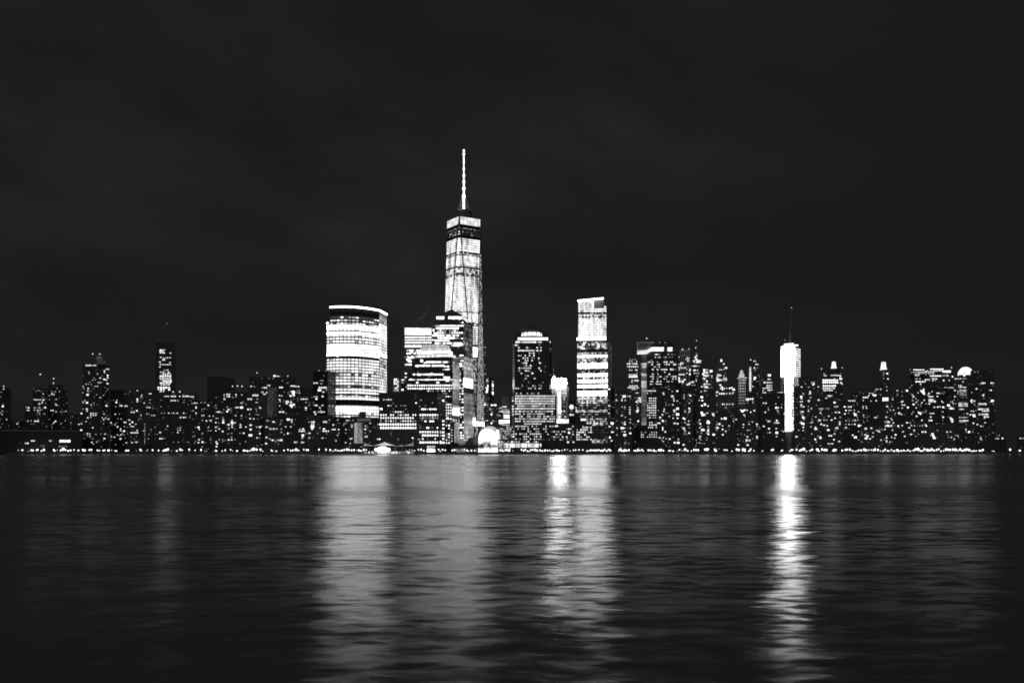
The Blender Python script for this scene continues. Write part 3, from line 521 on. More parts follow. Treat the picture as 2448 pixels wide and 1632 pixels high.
F4.panel('side_glass_facade', 0, 1160, 1193, 440, 1372, facade_mat('dim_side_wall', 1640, 6, [(0, 0, 0, 0), (440, 0, 0, 0), (1372, .22, .3, 1)], 3.9, 2.6, 1, .15, .25, .4, .05, .03, 6, haze=.08, sampling=False), .4)
L4 = glow_mat('ledge_light', 6, .05)
F4.panel('ledge_light', 0, 876, 1142, 408, 430, L4, 1.4, 1.2)
a_, b_ = pt(zx(6, 884), zy(6, 73), 1622), pt(zx(6, 1120), zy(6, 50), 1622); m = MB(); m.bar(a_, b_, 1.5, 8); m.build('roof_light_line', L4, F4.root)
M = F4.M[2]; m = MB(); m.prism([M.poly[0], M.poly[1] + (M.B - M.A) * .62, M.poly[2] + (M.B - M.A) * .62, M.poly[3]], M.ztop - 12, 0, z1s=[a_.z - 1.5, b_.z - 1.5, b_.z - 1.5, a_.z - 1.5]); m.build('sloping_parapet', plain_mat('parapet_glass', .2, .3), F4.root)
b('thin_glass_tower', 'dim glassy tower hugging the right side of the slanted-roof skyscraper', 'office tower', 6, 1570, [(1152, 1218, 870, 1186)], '1170,750b 1172,1030 1172,1060s 1170,1100 1185,1120s 1195,1190B 1175,1220 1200,1270b 1180,1320b 1165,980s 1200,1210s 1205,1235s 1190,1350 1178,1130s', plant=False, wall=4)

# ---- right of the slanted-roof tower
b(AB, 'dark mid-rise with scattered lights just right of the slanted-roof skyscraper', 'apartment block', 7, 1352, [(84, 242, 852)],
  '92,898 95,950b 170,912B 140,900s 205,910 224,912b 150,935 148,952b 180,950 222,965sd 175,1015 150,1015 175,1030 224,1017 224,1040 224,1062 224,1080 147,1097b 180,1113 172,1063s 150,1063s 100,1148s 150,1165 175,1160b 175,1180b 228,1133 228,1165 150,1217B 175,1217 228,1217 100,1217 200,1218s 175,1252 150,1252s 175,1283B 228,1267b 100,1283 180,1330sd 180,1360t')
b('office_tower', 'round-shouldered tower with solid bright floors left of the pale-banded tower', 'office tower', 7, 1440, [(192, 338, 592), (206, 312, 572, None, 5), (222, 292, 549, None, 9)],
  '225,560s 250,560s 275,560s 290,575 222,575 243,575s 195-232@595h15 240-298@595h15 195-308@628h14 215-252@661h13 272-300@660 213-298@707h17 213-298@725h17x 240-252@760 265-310@760h14 243,777 215-300@812h13 200-312@829h14 240-300@845h12 285,880 290-312@880 290-338@930h17 290-338@950h17 290,965b 290-336@965h14 300,985 290,1000s 325,930 300,1045b 295,1060b 305,1150b 300,1022', plant=False)
G3 = b(OT, 'square office tower with pale banded crown and grey lit left flank', 'office tower', 7, 1385, [(385, 690, 492), (428, 640, 400, None, 8, 30), (332, 402, 508, None, 30, 20)],
  '463,510s 478,510 490,510s 508,510s 590,510 603,510 630,510s 470,537 500,537s 513,537 555,537 572,537 605,537s 630,537s 395-425@584h16 430-455@584h14 490,584s 545-590@584h16 610-640@584h17 485-515@607h16 438,607 555-585@607h16 600,607b 640-672@607h18 450-480@630h16 507,630b 435-455@655h14 480-500@655h16 520-585@655h15 610-645@654h18 660,655 490,680s 560,680 430-458@700h15 495,700s 590-617@700h17 415-455@723h13 485-530@724h14 565,723 585,723 612-675@722h16 445,745 490,745 555,745 575,745s 630-645@745 665,745b 425,770 440,770 490,770b 520,770 575-605@771 630,770 415-440@795 450,795s 475-530@795h9',
  [(393, 467, 5, 860, 860, 1, 1.3, 15, 14, 'n'), (393, 467, 5, 884, 884, 1, .7, 13, 12), (415, 470, 4, 931, 955, 2, 1.3, 15, 14, 'n'), (397, 470, 5, 977, 1000, 2, .8, 14, 13), (397, 470, 5, 1022, 1046, 2, 1.3, 16, 15, 'n'), (397, 470, 5, 1070, 1117, 3, .9, 14, 13), (415, 478, 4, 1163, 1163, 1, .5, 13, 11), (415, 478, 4, 1187, 1187, 1, 1.4, 17, 17, 'n'), (405, 478, 5, 1212, 1212, 1, .6, 12, 12), (310, 480, 9, 1258, 1302, 3, .65, 12, 12, 'nm')], plant=False, wall=3)
for x in (448, 510, 562): G3.beacon(x, 397, .6, 'm')
G3.beacon(387, 356, .9)
pale = facade_mat('pale_crown_band', 1390, 7, [(0, 0, 0, 0), (430, 0, 0, 0), (520, 1.4, 1.0, 1)], 6.2, 2.2, 1.5, .0, .06, .15, .05, .05, 3)
G3.panel('crown_band', 1, 429, 550, 441, 480, pale, .8); G3.panel('crown_band', 1, 586, 632, 442, 480, pale, .8)
G3.panel('crown_band', 2, 333, 384, 480, 506, pale, 2); 
q0, q1, q2, q3 = [pt(zx(7, x), zy(7, y), 1386) for x, y in ((296, 474), (385, 470), (432, 440), (432, 478))]
m = MB(); o_ = Vector((0, 3, 0)); q4, q5 = pt(zx(7, 385), zy(7, 506), 1386), pt(zx(7, 296), zy(7, 508), 1386)
m.quad([q5, q4, q1, q0]); m.quad([q4, q3, q2, q1]); m.quad([p + o_ for p in (q5, q0, q1, q4)]); m.quad([p + o_ for p in (q4, q1, q2, q3)]); m.quad([q0, q1, q1 + o_, q0 + o_]); m.quad([q1, q2, q2 + o_, q1 + o_]); m.quad([q4, q5, q5 + o_, q4 + o_])
m.build('crown_band', GLOW['n'], G3.root)
m = MB(); fr = [pt(zx(7, x), zy(7, y), 1387) for x, y in ((296, 500), (296, 396), (438, 393), (424, 412))]
for a_, b_ in zip(fr, fr[1:]): m.bar(a_, b_, .35, 5)
m.build('roof_frame', plain_mat('lit_frame', .4, .6, emis=.12), G3.root)
m = MB(); Q = [pt(zx(7, x), zy(7, y), 1389) for x, y in ((298, 474), (384, 470), (432, 440), (432, 396), (298, 396))]; m.quad(Q); m.quad([p + Vector((0, 1.2, 0)) for p in Q[::-1]]); m.build('roof_screen', plain_mat('mesh_screen', .28, .8, emis=.004), G3.root)
G3.panel('lit_flank', 2, 336, 400, 512, 1190, facade_mat('grey_lit_flank', 1410, 7, [(0, 0, 0, 0), (510, 0, 0, 0), (600, 1.2, .04, .3), (640, 1.2, .5, .3), (700, 1.2, .06, .3), (725, 1.2, .7, .2), (770, 1.2, .13, .3), (830, 1.2, .45, .3), (900, 1.2, .2, .3), (1000, 1.2, .14, .4), (1110, 1.2, .08, .5), (1195, 1.2, .2, .5)], 7, 3.5, 1, .05, .15, .6, .05, .06, 4), 1.2)
b('slab_block', 'dark slab with slanting strings of lights right of the pale-banded tower', 'slab block', 7, 1345, [(482, 600, 812)],
  '533,825s 545,880b 550,893 560,825s 573,825s 550,1055b 555,1035 515,1115b 515,1130 540,1145b 545,1155 500,1170b 515,1170 535,1080s 538,1090 540,1218t 540,1235b 565,1253b 510,1310b 515,1290s 545,1310 530,1330 545,1345 575,1320 555,1370sd 575,1385s 500,1050s 560,940sd 575,990sd', plant=False)
G5 = b(OT, 'tower with open arched roof frame and vertical grey piers', 'office tower', 7, 1480, [(676, 812, 530), (703, 800, 450, None, 5, 26)],
  '730,466b 733,450 765,466d 792,445 697,527s 697,560s 775,545b 793,548 785,568b 765,560 780,580 800,580s 715,600t 715,625t 735,595b 737,610d 697,605 697,640t 700,655t 718,640 735,640b 755,640b 780,625 795,640 775,655s 680,700t 683,740 692,735t 690,760t 700,745t 700,770t 718,703b 703,703b 740,703b 682,775t 715,770bm 735,768b 720,750m 730,785bm 750,752b 765,752s 772,690 800,700b 815,690s 810,655 790,795b 778,800b 800,785b 765,730s 800,665t', plant=False)
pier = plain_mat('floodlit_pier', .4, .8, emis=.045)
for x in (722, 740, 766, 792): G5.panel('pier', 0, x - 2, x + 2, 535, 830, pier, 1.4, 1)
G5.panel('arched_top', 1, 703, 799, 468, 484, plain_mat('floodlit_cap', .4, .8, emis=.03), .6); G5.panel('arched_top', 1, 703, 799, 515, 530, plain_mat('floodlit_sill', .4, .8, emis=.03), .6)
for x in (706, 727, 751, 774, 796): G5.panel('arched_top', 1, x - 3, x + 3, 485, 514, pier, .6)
b(AT, 'needle-topped tower with a single light on its spire', 'office tower', 7, 1520, [(812, 925, 596), (830, 912, 545, None, 6), (845, 885, 500, None, 10)],
  '870,480s 857,497d 865,525b 848,540b 868,545 862,560b 830,572b 848,580 870,570b 885,575B 905,572b 900,590 878,585b 862,590 845,585 820,622 843,622b 860,622b 878,622s 888,622s 845,662b 858,662 875,662 888,662s 825,662sd 843,690 860,690 875,690 890,690b 908,688B 862,718s 875,718s 910,718d 862,750 862,765 828,775B 845,805 820,805s 862,735s', plant=False, beacons=[(865, 378), (857, 446)])
b('office_block', 'squat block with a patch of bright stacked floors between two spires', 'office block', 7, 1475, [(884, 1022, 646)],
  '928-950@660h26x 950-980@660h18 930-978@680h16 1005,670B 930,700b 935,690b 950-978@690 930-980@715h14x 935,740b 945,745b 960,730 1012,718 1012,735s 930-975@793h14 975-1010@797h9 918,820b 940,808 955,815b 960,825b 935-985@828h10 1012,830s 935,760 965,768b 990,720sd')
G9 = b(OT, 'stepped grey masonry tower with a single glowing lantern window at top', 'office tower', 7, 1505, [(1045, 1238, 812), (1052, 1160, 524, None, 8)],
  '1103,560b 1103,573b 1127,602b 1148,640B 1085,657 1100,657 1112,657s 1127,655s 1140,690s 1068,680sd 1068,710t 1085,710t 1098,712b 1065,735b 1065,755b 1080,757B 1095,757b 1130,720t 1128,745b 1148,740b 1150,755b 1112,757 1132,765 1065,770 1095,805b 1085,800s 1090-1140@838h16 1155,835 1185,835b 1205,830b 1222,848B 1110,825b 1115,850 1050,875b 1065,870b 1075-1140@887h17 1155,885 1185,885b 1210,885 1218,875 1050,905b 1108-1140@988h14 1150-1165@988 1170-1225@988h14 1062,995s 1145,1018 1150,1028 1210,1015s',
  plant=False, wall=facade_mat('dim_floodlit_stone', 1505, 7, [(0, 0, 0, 0), (1060, 1.2, .02, .6)], 4, 3.2, 1, .2, .2, .5, .03, .03, 2, sampling=False))
G10 = b(OT, 'slender floodlit white stone tower with round lantern crown', 'office tower', 7, 1490, [(1240, 1345, 1000, None, 8), (1268, 1338, 738, None, 0)], '1290,910 1300,930b 1310,940 1285,920s 1300,995b 1320,960sd 1290,1035B 1310,1050B 1340,1040b 1325,1060 1300,1055 1330,1100b', plant=False, wall=2)
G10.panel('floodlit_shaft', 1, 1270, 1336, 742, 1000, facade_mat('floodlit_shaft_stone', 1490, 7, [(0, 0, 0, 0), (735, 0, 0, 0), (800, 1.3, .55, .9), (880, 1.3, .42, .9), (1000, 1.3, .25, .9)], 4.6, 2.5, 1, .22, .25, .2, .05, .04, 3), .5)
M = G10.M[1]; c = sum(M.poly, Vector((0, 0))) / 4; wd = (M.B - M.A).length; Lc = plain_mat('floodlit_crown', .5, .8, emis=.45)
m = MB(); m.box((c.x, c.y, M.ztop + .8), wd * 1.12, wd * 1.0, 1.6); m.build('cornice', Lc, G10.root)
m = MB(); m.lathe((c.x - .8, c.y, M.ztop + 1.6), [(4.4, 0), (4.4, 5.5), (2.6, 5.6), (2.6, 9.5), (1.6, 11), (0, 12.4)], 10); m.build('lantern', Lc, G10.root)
for q in [((594, 702, 826), 1338, '600,843 632,865 680,862b 632,912B 645,935 648,955 680,957 600,993 637,993b 683,1030B 650,1045b 650,1058b 665,1045 640,1090s 682,1085B 603,1105 640,1122 683,1122b 655,1172B 683,1175b 608,1322b 640,1305s 690,1325b 655,1357b 690,1358B', 'dark mid-rise with big scattered lights under the arched-frame tower', 2),
          ((698, 836, 858), 1348, '745,893 745,908 790,893 805,905b 745,930 795,978 800,940s 755,1000s 753,1043s 755,1060 795,1028b 800,1045 795,1062 740,1122b 752,1132b 783,1080s 790,1150 755,1165 770-800@1183 728-756@1220h20 753,1240 755,1260 755,1275 795,1265b 795,1215s 740,1377b 775,1110sd', 'dark mid-rise with paired columns of small lights below the needle-topped tower', 1),
          ((832, 884, 842), 1362, '855,1045sd 850,900sd 863,1330 868,1360s 845,1180sd 862,1230sd', 'narrow nearly unlit block below the needle-topped tower', 0),
          ((882, 1052, 852), 1342, '910,868 935-968@857h12 970,902s 915,920B 890,950 920,953b 945,990B 975,1005b 905-930@1002h18 940,1000 915,1070B 925,1090B 970,1073 947,1080 945,1093 895,1140 890-912@1175h20 975,1150b 978,1165B 978,1205t 978,1235t 978,1252b 978,1275b 925,1235B 897,1213 900,1297b 895,1315 905,1328 1025,1085B 1030,1100 1030,1280B 1045,1360s 1025,1360s 895,1360s 920,1365s 940,1365s', 'dark mid-rise with bright tall stairwell windows, right of the nearly unlit block', 4),
          ((1050, 1250, 1046), 1335, '1107,1127b 1140,1125B 1060,1158 1085,1178b 1060,1180 1062,1215B 1050-1070@1240h16 1115,1230b 1145,1247b 1117,1280b 1115,1195 1178,1196b 1220,1130 1245,1135 1220,1150 1228,1165s 1160,1310sd 1150,1265sd', 'low dark block in front of the stepped grey masonry tower', 0)]:
    b(AB, q[3], 'apartment block', 7, q[1], [q[0]], q[2], wall=q[4])
# ---- zoom 8 region
H1 = b(AT, 'thin dark tower edged by a ladder of lights and topped by a mast', 'apartment tower', 8, 1470, [(160, 264, 566)],
  '203-232@571h15 222-256@606h13 215,640b 228,655s 245,640s 195,715s 225,713s 220,735B 215,748b 243,770s 257,713s 198,817 252,910s 245,1050sd', beacons=[(180, 562)], plant=False)
H1.panel('ladder_light', 0, 166, 184, 632, 866, facade_mat('rung_lights', 1470, 8, [(0, 0, 0, 0), (630, 0, 0, 0), (870, 1.4, 1, 1)], 3.0, 40, 1.4, 0, .2, .1, .05, .05, 1), .5)
b('office_block', 'low stepped block with bright uneven floors left of the blazing tower', 'office block', 8, 1450, [(258, 400, 742), (338, 392, 690, None, 8)],
  '342-375@710h26x 340-375@748h14 300-388@780h18 330-388@808h16 330-390@830h18 340-390@852h14 292-332@835h12 290-330@880h17 300,858 265,765d 290,755d 310-335@890 268,790d', plant=False, wall=4)
b('low_podium_block', 'low dark block with a lit roof terrace beside the floodlit white tower', 'podium block', 8, 1440, [(128, 236, 922)], '130-206@938h16x 190-213@962h30d 150,950b 205,920s', plant=False)
b(AB, 'low mid-rise with a string of bright rooms under the floodlit white tower', 'apartment block', 8, 1338, [(-2, 250, 1022)],
  '15,1130s 40,1135b 20,1150s 110,1183b 108,1210 160,1160s 163,1180 195,1157 240,1180b 240,1200 85,1045b 100,1055B 120,1045b 145,1045b 180,1065b 215,1050b 115,1090b 125,1105s 150,1238 172,1237 120,1282s 148,1300b 130-180@1335h22 240,1300b 240,1315 200,1318s 130,1357s 55,1320s 70,1340s 60,1378b 150,1380b 52,1240sd', wall=1)
b(AB, 'dark square block with a lit roof edge directly left of the blazing tower', 'apartment block', 8, 1350, [(252, 512, 880), (345, 498, 868, None, 8)],
  '435-490@876h12 292-336@978h16 420,985 425,1022B 445,1022 438,1050 445,1060s 478,990s 475,1020 350,1040 348,1020s 320,1065b 330,1138s 340-372@1152h18 400-456@1167h15 430,1145b 445,1168 305,1200b 355,1222b 365,1260b 425,1222b 430,1262B 405,1280s 428,1298b 345,1262s 480,1243 497,1250 485,1332 505,1080b 267,1220s', wall=3)
H6 = b('unfinished_tower', 'slim construction tower blazing solid white from top to base', 'construction tower', 8, 1372, [(507, 590, 745, 568), (470, 655, 428, 640, 6)], '', plant=False, wall=plain_mat('white_formwork', .5, .8))
blaze = facade_mat('blazing_floors', 1375, 8, [(0, 0, 0, 0), (408, 0, 0, 0), (440, 1.4, 1.2, .1), (460, 1.4, .75, .4), (700, 1.4, 1.15, .1), (1252, 1.4, 1.0, .15)], 3.4, 3.0, 3.6, .05, .12, .1, .05, .01, 2)
H6.panel('floodlit_front', 1, 472, 606, 432, 724, blaze, .6); H6.panel('floodlit_front', 1, 606, 638, 450, 722, facade_mat('screened_floors', 1375, 8, [(0, 0, 0, 0), (1252, 1.3, 1, .7)], 3.4, 3.0, 1.1, .12, .2, .35, .1, .03, 5), .6); H6.panel('floodlit_front', 0, 508, 566, 748, 1248, blaze, .6)
H6.panel('floodlit_side', 0, 569, 588, 748, 1248, facade_mat('patchy_floors', 1375, 8, [(0, 0, 0, 0), (1252, .85, .9, .6)], 5.0, 3.0, 2.2, .1, .25, .7, .1, .15, 3), .6)
H6.panel('floodlit_side', 1, 641, 654, 455, 724, facade_mat('slab_edges', 1375, 8, [(0, 0, 0, 0), (1252, 1.3, .9, 1)], 3.3, 30.0, 1.6, 0, .25, .2, .1, .15, 3), .6)
H6.panel('unlit_ledge', 1, 562, 630, 436, 445, DARK, 1.5, .8)
H6.panel('balcony_lights', 0, 508, 590, 735, 790, blaze, 1.2, .5)
m = MB()
p0, p1, p2 = pt(zx(8, 485), zy(8, 408), 1385), pt(zx(8, 520), zy(8, 404), 1385), pt(zx(8, 625), zy(8, 425), 1385)
M = H6.M[1]; cpt = sum(M.poly, Vector((0, 0))) / 4; m.prism([cpt + (p - cpt) * .8 for p in M.poly], M.ztop, M.ztop + 2.2); m.prism([cpt + (p - cpt) * .5 + Vector((-2.5, 0)) for p in M.poly], M.ztop + 2.2, M.ztop + 4.6); m.build('formwork_crown', GLOW['x'], H6.root)
H6.beacon(506, 372, .7, 'm')
def crane(label, Z, d, mast, jib, tip=None, base=None):
    p0, p1 = pt(zx(Z, mast[0]), zy(Z, base), d), pt(zx(Z, mast[0]), zy(Z, mast[1]), d); q = pt(zx(Z, jib[0]), zy(Z, jib[1]), d)
    r = thing('tower_crane', label, 'crane', (p0.x, p0.y, p0.z))
    cm = plain_mat('crane_steel_%d' % Z, .3, .6, emis=.005)
    def lattice(a, c, w, name):
        m = MB(); u = (c - a); L = u.length; u.normalize(); t = Vector((0, 1, 0)); s = u.cross(t).normalized(); n = max(3, int(L / 4))
        cs = [a + s * w * i + t * w * j for i, j in ((-1, -1), (1, -1), (1, 1), (-1, 1))]
        for k in cs: m.bar(k, k + u * L, .16, 4)
        for k in range(n):
            for i in range(4): m.bar(cs[i] + u * (L * k / n), cs[(i + 1) % 4] + u * (L * (k + 1) / n), .1, 4)
        return m.build(name, cm, r)
    lattice(p0, p1, .9, 'mast'); j = lattice(p1, q, .7, 'jib')
    back = p1 + (p1 - q).normalized() * 7; back.z = p1.z - .5
    m = MB(); m.bar(p1, back, .5, 4); m.box((back.x, back.y, back.z - 1), 2.6, 2, 2.6); m.build('counterweight', cm, r)
    if tip:
        m = MB(); m.ball(q, .8, 8, 6); m.build('beacon', GLOW['m'], r)
def roof_y(bd): return (bd.M[0].ztop)
crane('luffing crane on the unfinished tower at left, tiny light at its tip', 2, 1575, (322, 245), (418, 141), True, 334)
crane('dark crane mast rising above the squat tower with bright top band', 4, 1515, (500, 222), (575, 118), False, 316)
crane('very tall faint crane above the blazing white tower, light at its tip', 8, 1392, (556, 325), (572, 62), True, 424)
m = None
H7 = b(AB, 'dark domed apartment block immediately right of the blazing tower', 'apartment block', 8, 1340, [(593, 874, 812), (640, 800, 742, None, 8), (670, 762, 722, None, 12)],
  '768,778 788,778 768,790 785,795b 778,805 705,793s 668,823b 740,825 788,837 830,820b 725,825s 750,868b 750,885b 745,895 685,888b 665,918B 668,935b 625,935s 755,925 725-750@955h16 740,967 650-682@963h13 833,948b 810,997s 665,995b 655-697@1012h13 733,1010 762,1030 735,1040 735,1055 628,965s 655,1055s 660-690@1062h18 620,1025s 628,1087s 675,1095 685,1115B 660,1080s 690,1130b 665,1160b 680,1175B 690,1188 655,1165 685,1210b 683,1240 640,1237s 775,1105s 805,1110 770,1135s 772,1160 757,1167 760,1205 765,1273 830-870@1030h15 860,1045 850,1072b 840,1142B 845-870@1180h17 805,1225B 800,1212b 848,1252s 825,1295 850,1310B 800,1325b 810,1350 745,1362s 850,1385 635,1185sd 620,1300b 585,1305b', plant=False)
H8 = b(OT, 'broad tower with a block of bright floors beneath a small lantern roof', 'office tower', 8, 1430, [(862, 1072, 690), (880, 1066, 645, None, 8, 26)],
  '885,697 880-912@714h13 945-1028@711h14 1045,695 1040,718b 1045,745B 1040,735 868-1020@758h20x 868-1022@780h19x 868-1000@812h19x 870-990@835h17 875-970@855h14 895,860 1048,782B 1058,795 915-968@908h20 930,925s 905,930b 985,745', plant=False, beacons=[(860, 648), (1058, 640)])
M = H8.M[1]; p = pt(zx(8, 978), zy(8, 645), M.d + 10); m = MB(); zt_ = wz(zy(8, 580), M.d + 10)
m.lathe((p.x, p.y, M.ztop), [(4.8, 0), (4.0, 3), (3.3, 5), (3.0, zt_ - M.ztop - 1), (1.8, zt_ - M.ztop)], 10); m.build('lantern', GLOW['n'], H8.root)
b(AB, 'low block scattered with bright rooms below the lantern-roofed tower', 'apartment block', 8, 1346, [(868, 1072, 938)],
  '985,972b 980-1015@1012 930,1027 927,1038s 985-1012@1066h20 1030,1067b 1038,948s 930,1103b 957,1140b 990,1122b 990-1022@1218h20 1010,1205 985,1273b 925-965@1290h14 980,1328b 1030,1345b 915-975@1367h11 1035,1160b 1035,1178b 1035,1192 1040,1105d 885,1140 910,1140 885,1190b 915,1195b 925,1235B 890,1215sd 1040,1115bd 880,1030')
b(AB, 'low slanting-roofed block packed with small bright rooms, left of lantern spire', 'apartment block', 8, 1356, [(1066, 1256, 945), (1150, 1300, 868, None, 22)],
  '1115-1146@955h14 1150-1186@955h17 1205,975s 1205,990s 1170,910s 1197,908s 1235,883b 1083,1013b 1110-1152@1013h18 1095,1048b 1120-1150@1047h12 1085,1080b 1120,1075 1175,1045 1175,1075b 1185,1090B 1205,1110 1215,1060 1240,1065s 1095,1145 1130,1147s 1150-1196@1143h18 1095,1180 1125,1182 1150,1182 1180,1180b 1220,1195B 1240,1190 1095,1213B 1128,1225s 1160,1285b 1185,1305B 1235,1312b 1210,1140 1215,1250s', plant=False)
# ---- zoom 9 region
I1 = b(OT, 'slim dark tower capped by a bright tapering lantern', 'office tower', 9, 1480, [(200, 334, 545), (226, 312, 395, None, 6)],
  '290,440b 298,500b 250,420s 250,435s 250,450s 250,462s 250,475s 250,495s 312,420s 285,590 287,632b 255,597s', plant=False)
M = I1.M[1]; c = pt(zx(9, 248), zy(9, 395), M.d + 8); m = MB(); m.lathe((c.x, c.y, M.ztop), [(5.8, 0), (5.6, 1.2), (4.4, 5), (3.4, wz(zy(9, 310), M.d + 8) - M.ztop)], 8); m.lathe((c.x, c.y, M.ztop), [(3.4, wz(zy(9, 310), M.d + 8) - M.ztop), (0, wz(zy(9, 306), M.d + 8) - M.ztop)], 8); m.build('lantern', glow_mat('lantern_glass', .95, .1), I1.root)
W9 = [((-20, 190, 612), 1372, '12,745b 10-75@711h17 105,752 165,748b 155-190@620h14 80-135@665h9 130,682b 150,687B 80,693 12,815b 50,812 12,835b 55,833b 20,913b 60,915s 25,935 60,940s 140-175@940h17 125,985s 25,995 15,973s 65,975s', 'sloping-topped dark block left below the lantern-capped tower'),
      ((186, 372, 604), 1366, '215,618b 287,632 235-305@722h22x 235-303@742h22x 350,713 352,735 290,813b 345,813s 325,855 362,855 290,877 268-300@935h20 335,950b 345,965b 285,970 255-320@990h20 360,1000b 295,1030B 262-350@1035h22 340,1025', 'dark block with one large bright room under the lantern-capped tower'),
      ((366, 536, 622), 1376, '405,633b 378,632s 405,675s 405,692s 368,680s 495-530@612 515,637b 465,755b 455,762b 450-497@797h15 460,832 410,772s 415,832 533,825B 380,893 425,890B 450,902b 515,997b 375,1030 415,1035b 430,1055s 460,1030b 510,1030b 530,1050b', 'mid-rise with sparse bright rooms left of the terrace-topped tower'),
      ((-24, 252, 1052), 1322, '110,1058b 30-62@1062h17 45,1075 185,1090B 200,1100b 130,1113 235,1080s 40,1135b 65,1150B 50,1175B 95,1180b 125,1157b 75,1220s 220,1195b 195-232@1070d', 'low waterfront block with a cluster of big lights beneath the sloping-topped block'),
      ((246, 500, 1062), 1330, '265,1068b 350,1082b 470,1100b 385,1135b 490,1152b 283,1155t 283,1170b 340,1158 340,1170 270-292@1200h18 285,1215b 375,1172b 320,1217 345,1217s 305,1240', 'low waterfront block with a pale doorway, third block from the right cluster'),
      ((494, 770, 1012), 1326, '565,1030b 600,1032 630,1033s 660,1033 690,1030 725,1018b 735,1035b 595,1083b 600,1100 560,1130b 645,1128s 680-705@1102h17 725,1103b 540,1055b 690,1045s', 'low waterfront block crowned by a long dotted row of lights'),
      ((764, 1075, 1022), 1318, '805,1125B 790,1140 815,1150B 825,1172B 770,1125s 855,1168s 970,1103b 1010,1100b 980,1140 985,1165 1020,1163b 1050,1185b 1065,1145s 770,1078s 775,1048s', 'low dark waterfront block with faint roof rails below the terrace-topped tower'),
      ((1070, 1290, 1046), 1332, '1090,1145 1105,1163s 1135,1200s 1185,1072 1185,1090 1220,1103B 1130,1200sd 1185,1165s 1270,1070sd', 'nearly dark low block under the dome-lit tower'),
      ((1286, 1480, 1082), 1336, '1325,1118s 1350,1160 1350,1185 1365,1195 1410,1155s 1410,1190s 1330,1220s 1300,1160s 1450,1130s 1355,1178', 'low dark block at the right end with five tiny lights')]
for q, dd, txt, lab in W9: b(AB, lab, 'apartment block', 9, dd, [q], txt)
I3 = b(OT, 'large tower whose top terraces glow in several curved bright bands', 'office tower', 9, 1425, [(534, 1046, 402, 915), (546, 742, 392, None, 4, 30), (772, 932, 382, None, 4, 26)],
  '540,395s 548-742@402h15x 585-715@395h10x 560-740@420h17 776-930@388h16x 776-930@400h12 915-1012@412h26x 910,372 740,405b 595-662@446h10m 600-660@462h9 640-740@437h8m 750-830@420h14 750-830@440h11m 775-905@467h13x 920-985@463h13 1030,475b 600-640@500 655-672@498 715-775@510h17 800-860@500h17 800-845@520h13 610-725@532h15x 930,518b 993,517 565,540s 670,555 670,575s 570,575s 705,610 705,625b 690,640B 700,655B 710,672b 670,635 640,658s 800,645 765,665b 755,685 757-818@702h20 850-887@663 905,665s 860,700b 930,668s 575,680 590,700b 580,720s 615,725 580,745 640,745 590,790B 620,765 685,770b 675,787 710,742b 735,782 760-820@738h22 760-845@755h22 770,783b 830,762b 915,755b 920,768b 825,822b 865,820b 890,817 920,822B 620,830 585,877 570,898 660,887B 645,878b 670,900b 625,925b 700-730@880d 730,860s 770-826@892h13 785,932b 760-806@972h20 920,875 925,935b 920,970s 928,1010b 960,598s 985,600s 995-1050@600h12 945,598s 685,970b 550,1000 600,990s', plant=False, beacons=[(1020, 372)])
for x in (606, 640, 676, 712, 790, 830, 870, 910): I3.panel('terrace_pier', 0, x - 2, x + 2, 405, 540, DARK, 1.0, .7)
I4 = b(OT, 'dark tower topped by a brilliantly floodlit dome', 'office tower', 9, 1400, [(1050, 1244, 492), (1100, 1240, 456, None, 6)],
  '1165,462b 1230,463s 1055-1190@497h12 1150,533b 1095-1140@577h14 1095-1190@595h11 1060,632b 1110-1190@632h14 1175,610 1000-1055@702h15 1100-1200@775h14m 1100-1205@790h13 1100-1205@808h14 1108-1165@845h13 1055,835B 1105-1210@938h17m 1110-1215@975h16 1110-1180@990h9m 1075,905b 1080,940b 1080,965b 1160,900s 1200,895b 1230,910b 1225,905s 1190,1015d 1060,745s 1165,632b 1095,650 1120,650', [(1092, 1190, 8, 625, 712, 7, .55, 13, 10, 'dmmd')], plant=False)
M = I4.M[1]; p = pt(zx(9, 1180), zy(9, 456), M.d + 9); m = MB(); m.lathe((p.x, p.y, M.ztop), [(11 * math.cos(math.pi / 2 * i / 6), 13 * math.sin(math.pi / 2 * i / 6)) for i in range(7)], 18); m.build('floodlit_dome', glow_mat('floodlit_dome', 1.1, .1), I4.root)
b(AB, 'mid-rise with bright corner rooms between terrace-topped and dome-lit towers', 'apartment block', 9, 1362, [(960, 1098, 722)], '985,800B 1000,810b 1015,835B 1040,838b 1010,750s 1030,760 1050,740s 1010,765s 1040,780b 1025,960B 1010,945b 1030,985B 1015,970b 1070,780s 975,1060sd', plant=False)
b(AT, 'dark right-end tower with three wide bright window strips', 'apartment tower', 9, 1385, [(1236, 1520, 402)],
  '1325,413s 1358-1408@548h20 1318-1350@550h9d 1462-1504@548h15 1305,613b 1470,630b 1380,688b 1333,670sd 1485,750B 1215-1290@752h20 1250,740b 1255,768b 1325-1420@787h24 1325-1422@780h12 1322-1445@845h24 1365-1450@865h13 1326-1440@903h24 1385-1445@930h14 1400,943 1440,935 1270,1003b 1315,1018b 1355,1037b 1380,1040 1403,997b 1492,1017s 1445,1053s 1275,918B 1245,865 1270,868b 1300,860s 1515,860sd 1205-1295@905h11 1265-1298@930h11', plant=False)
b(AB, 'last low building at the far right with a glaring wall lamp', 'apartment block', 9, 1420, [(1440, 1640, 1140)], '1482-1512@1190h26x 1485-1515@1210h20x 1510-1560@1178h15 1445,1178b 1600,1175b 1535,1113s 1563,1113s 1528,1150sd', plant=False)
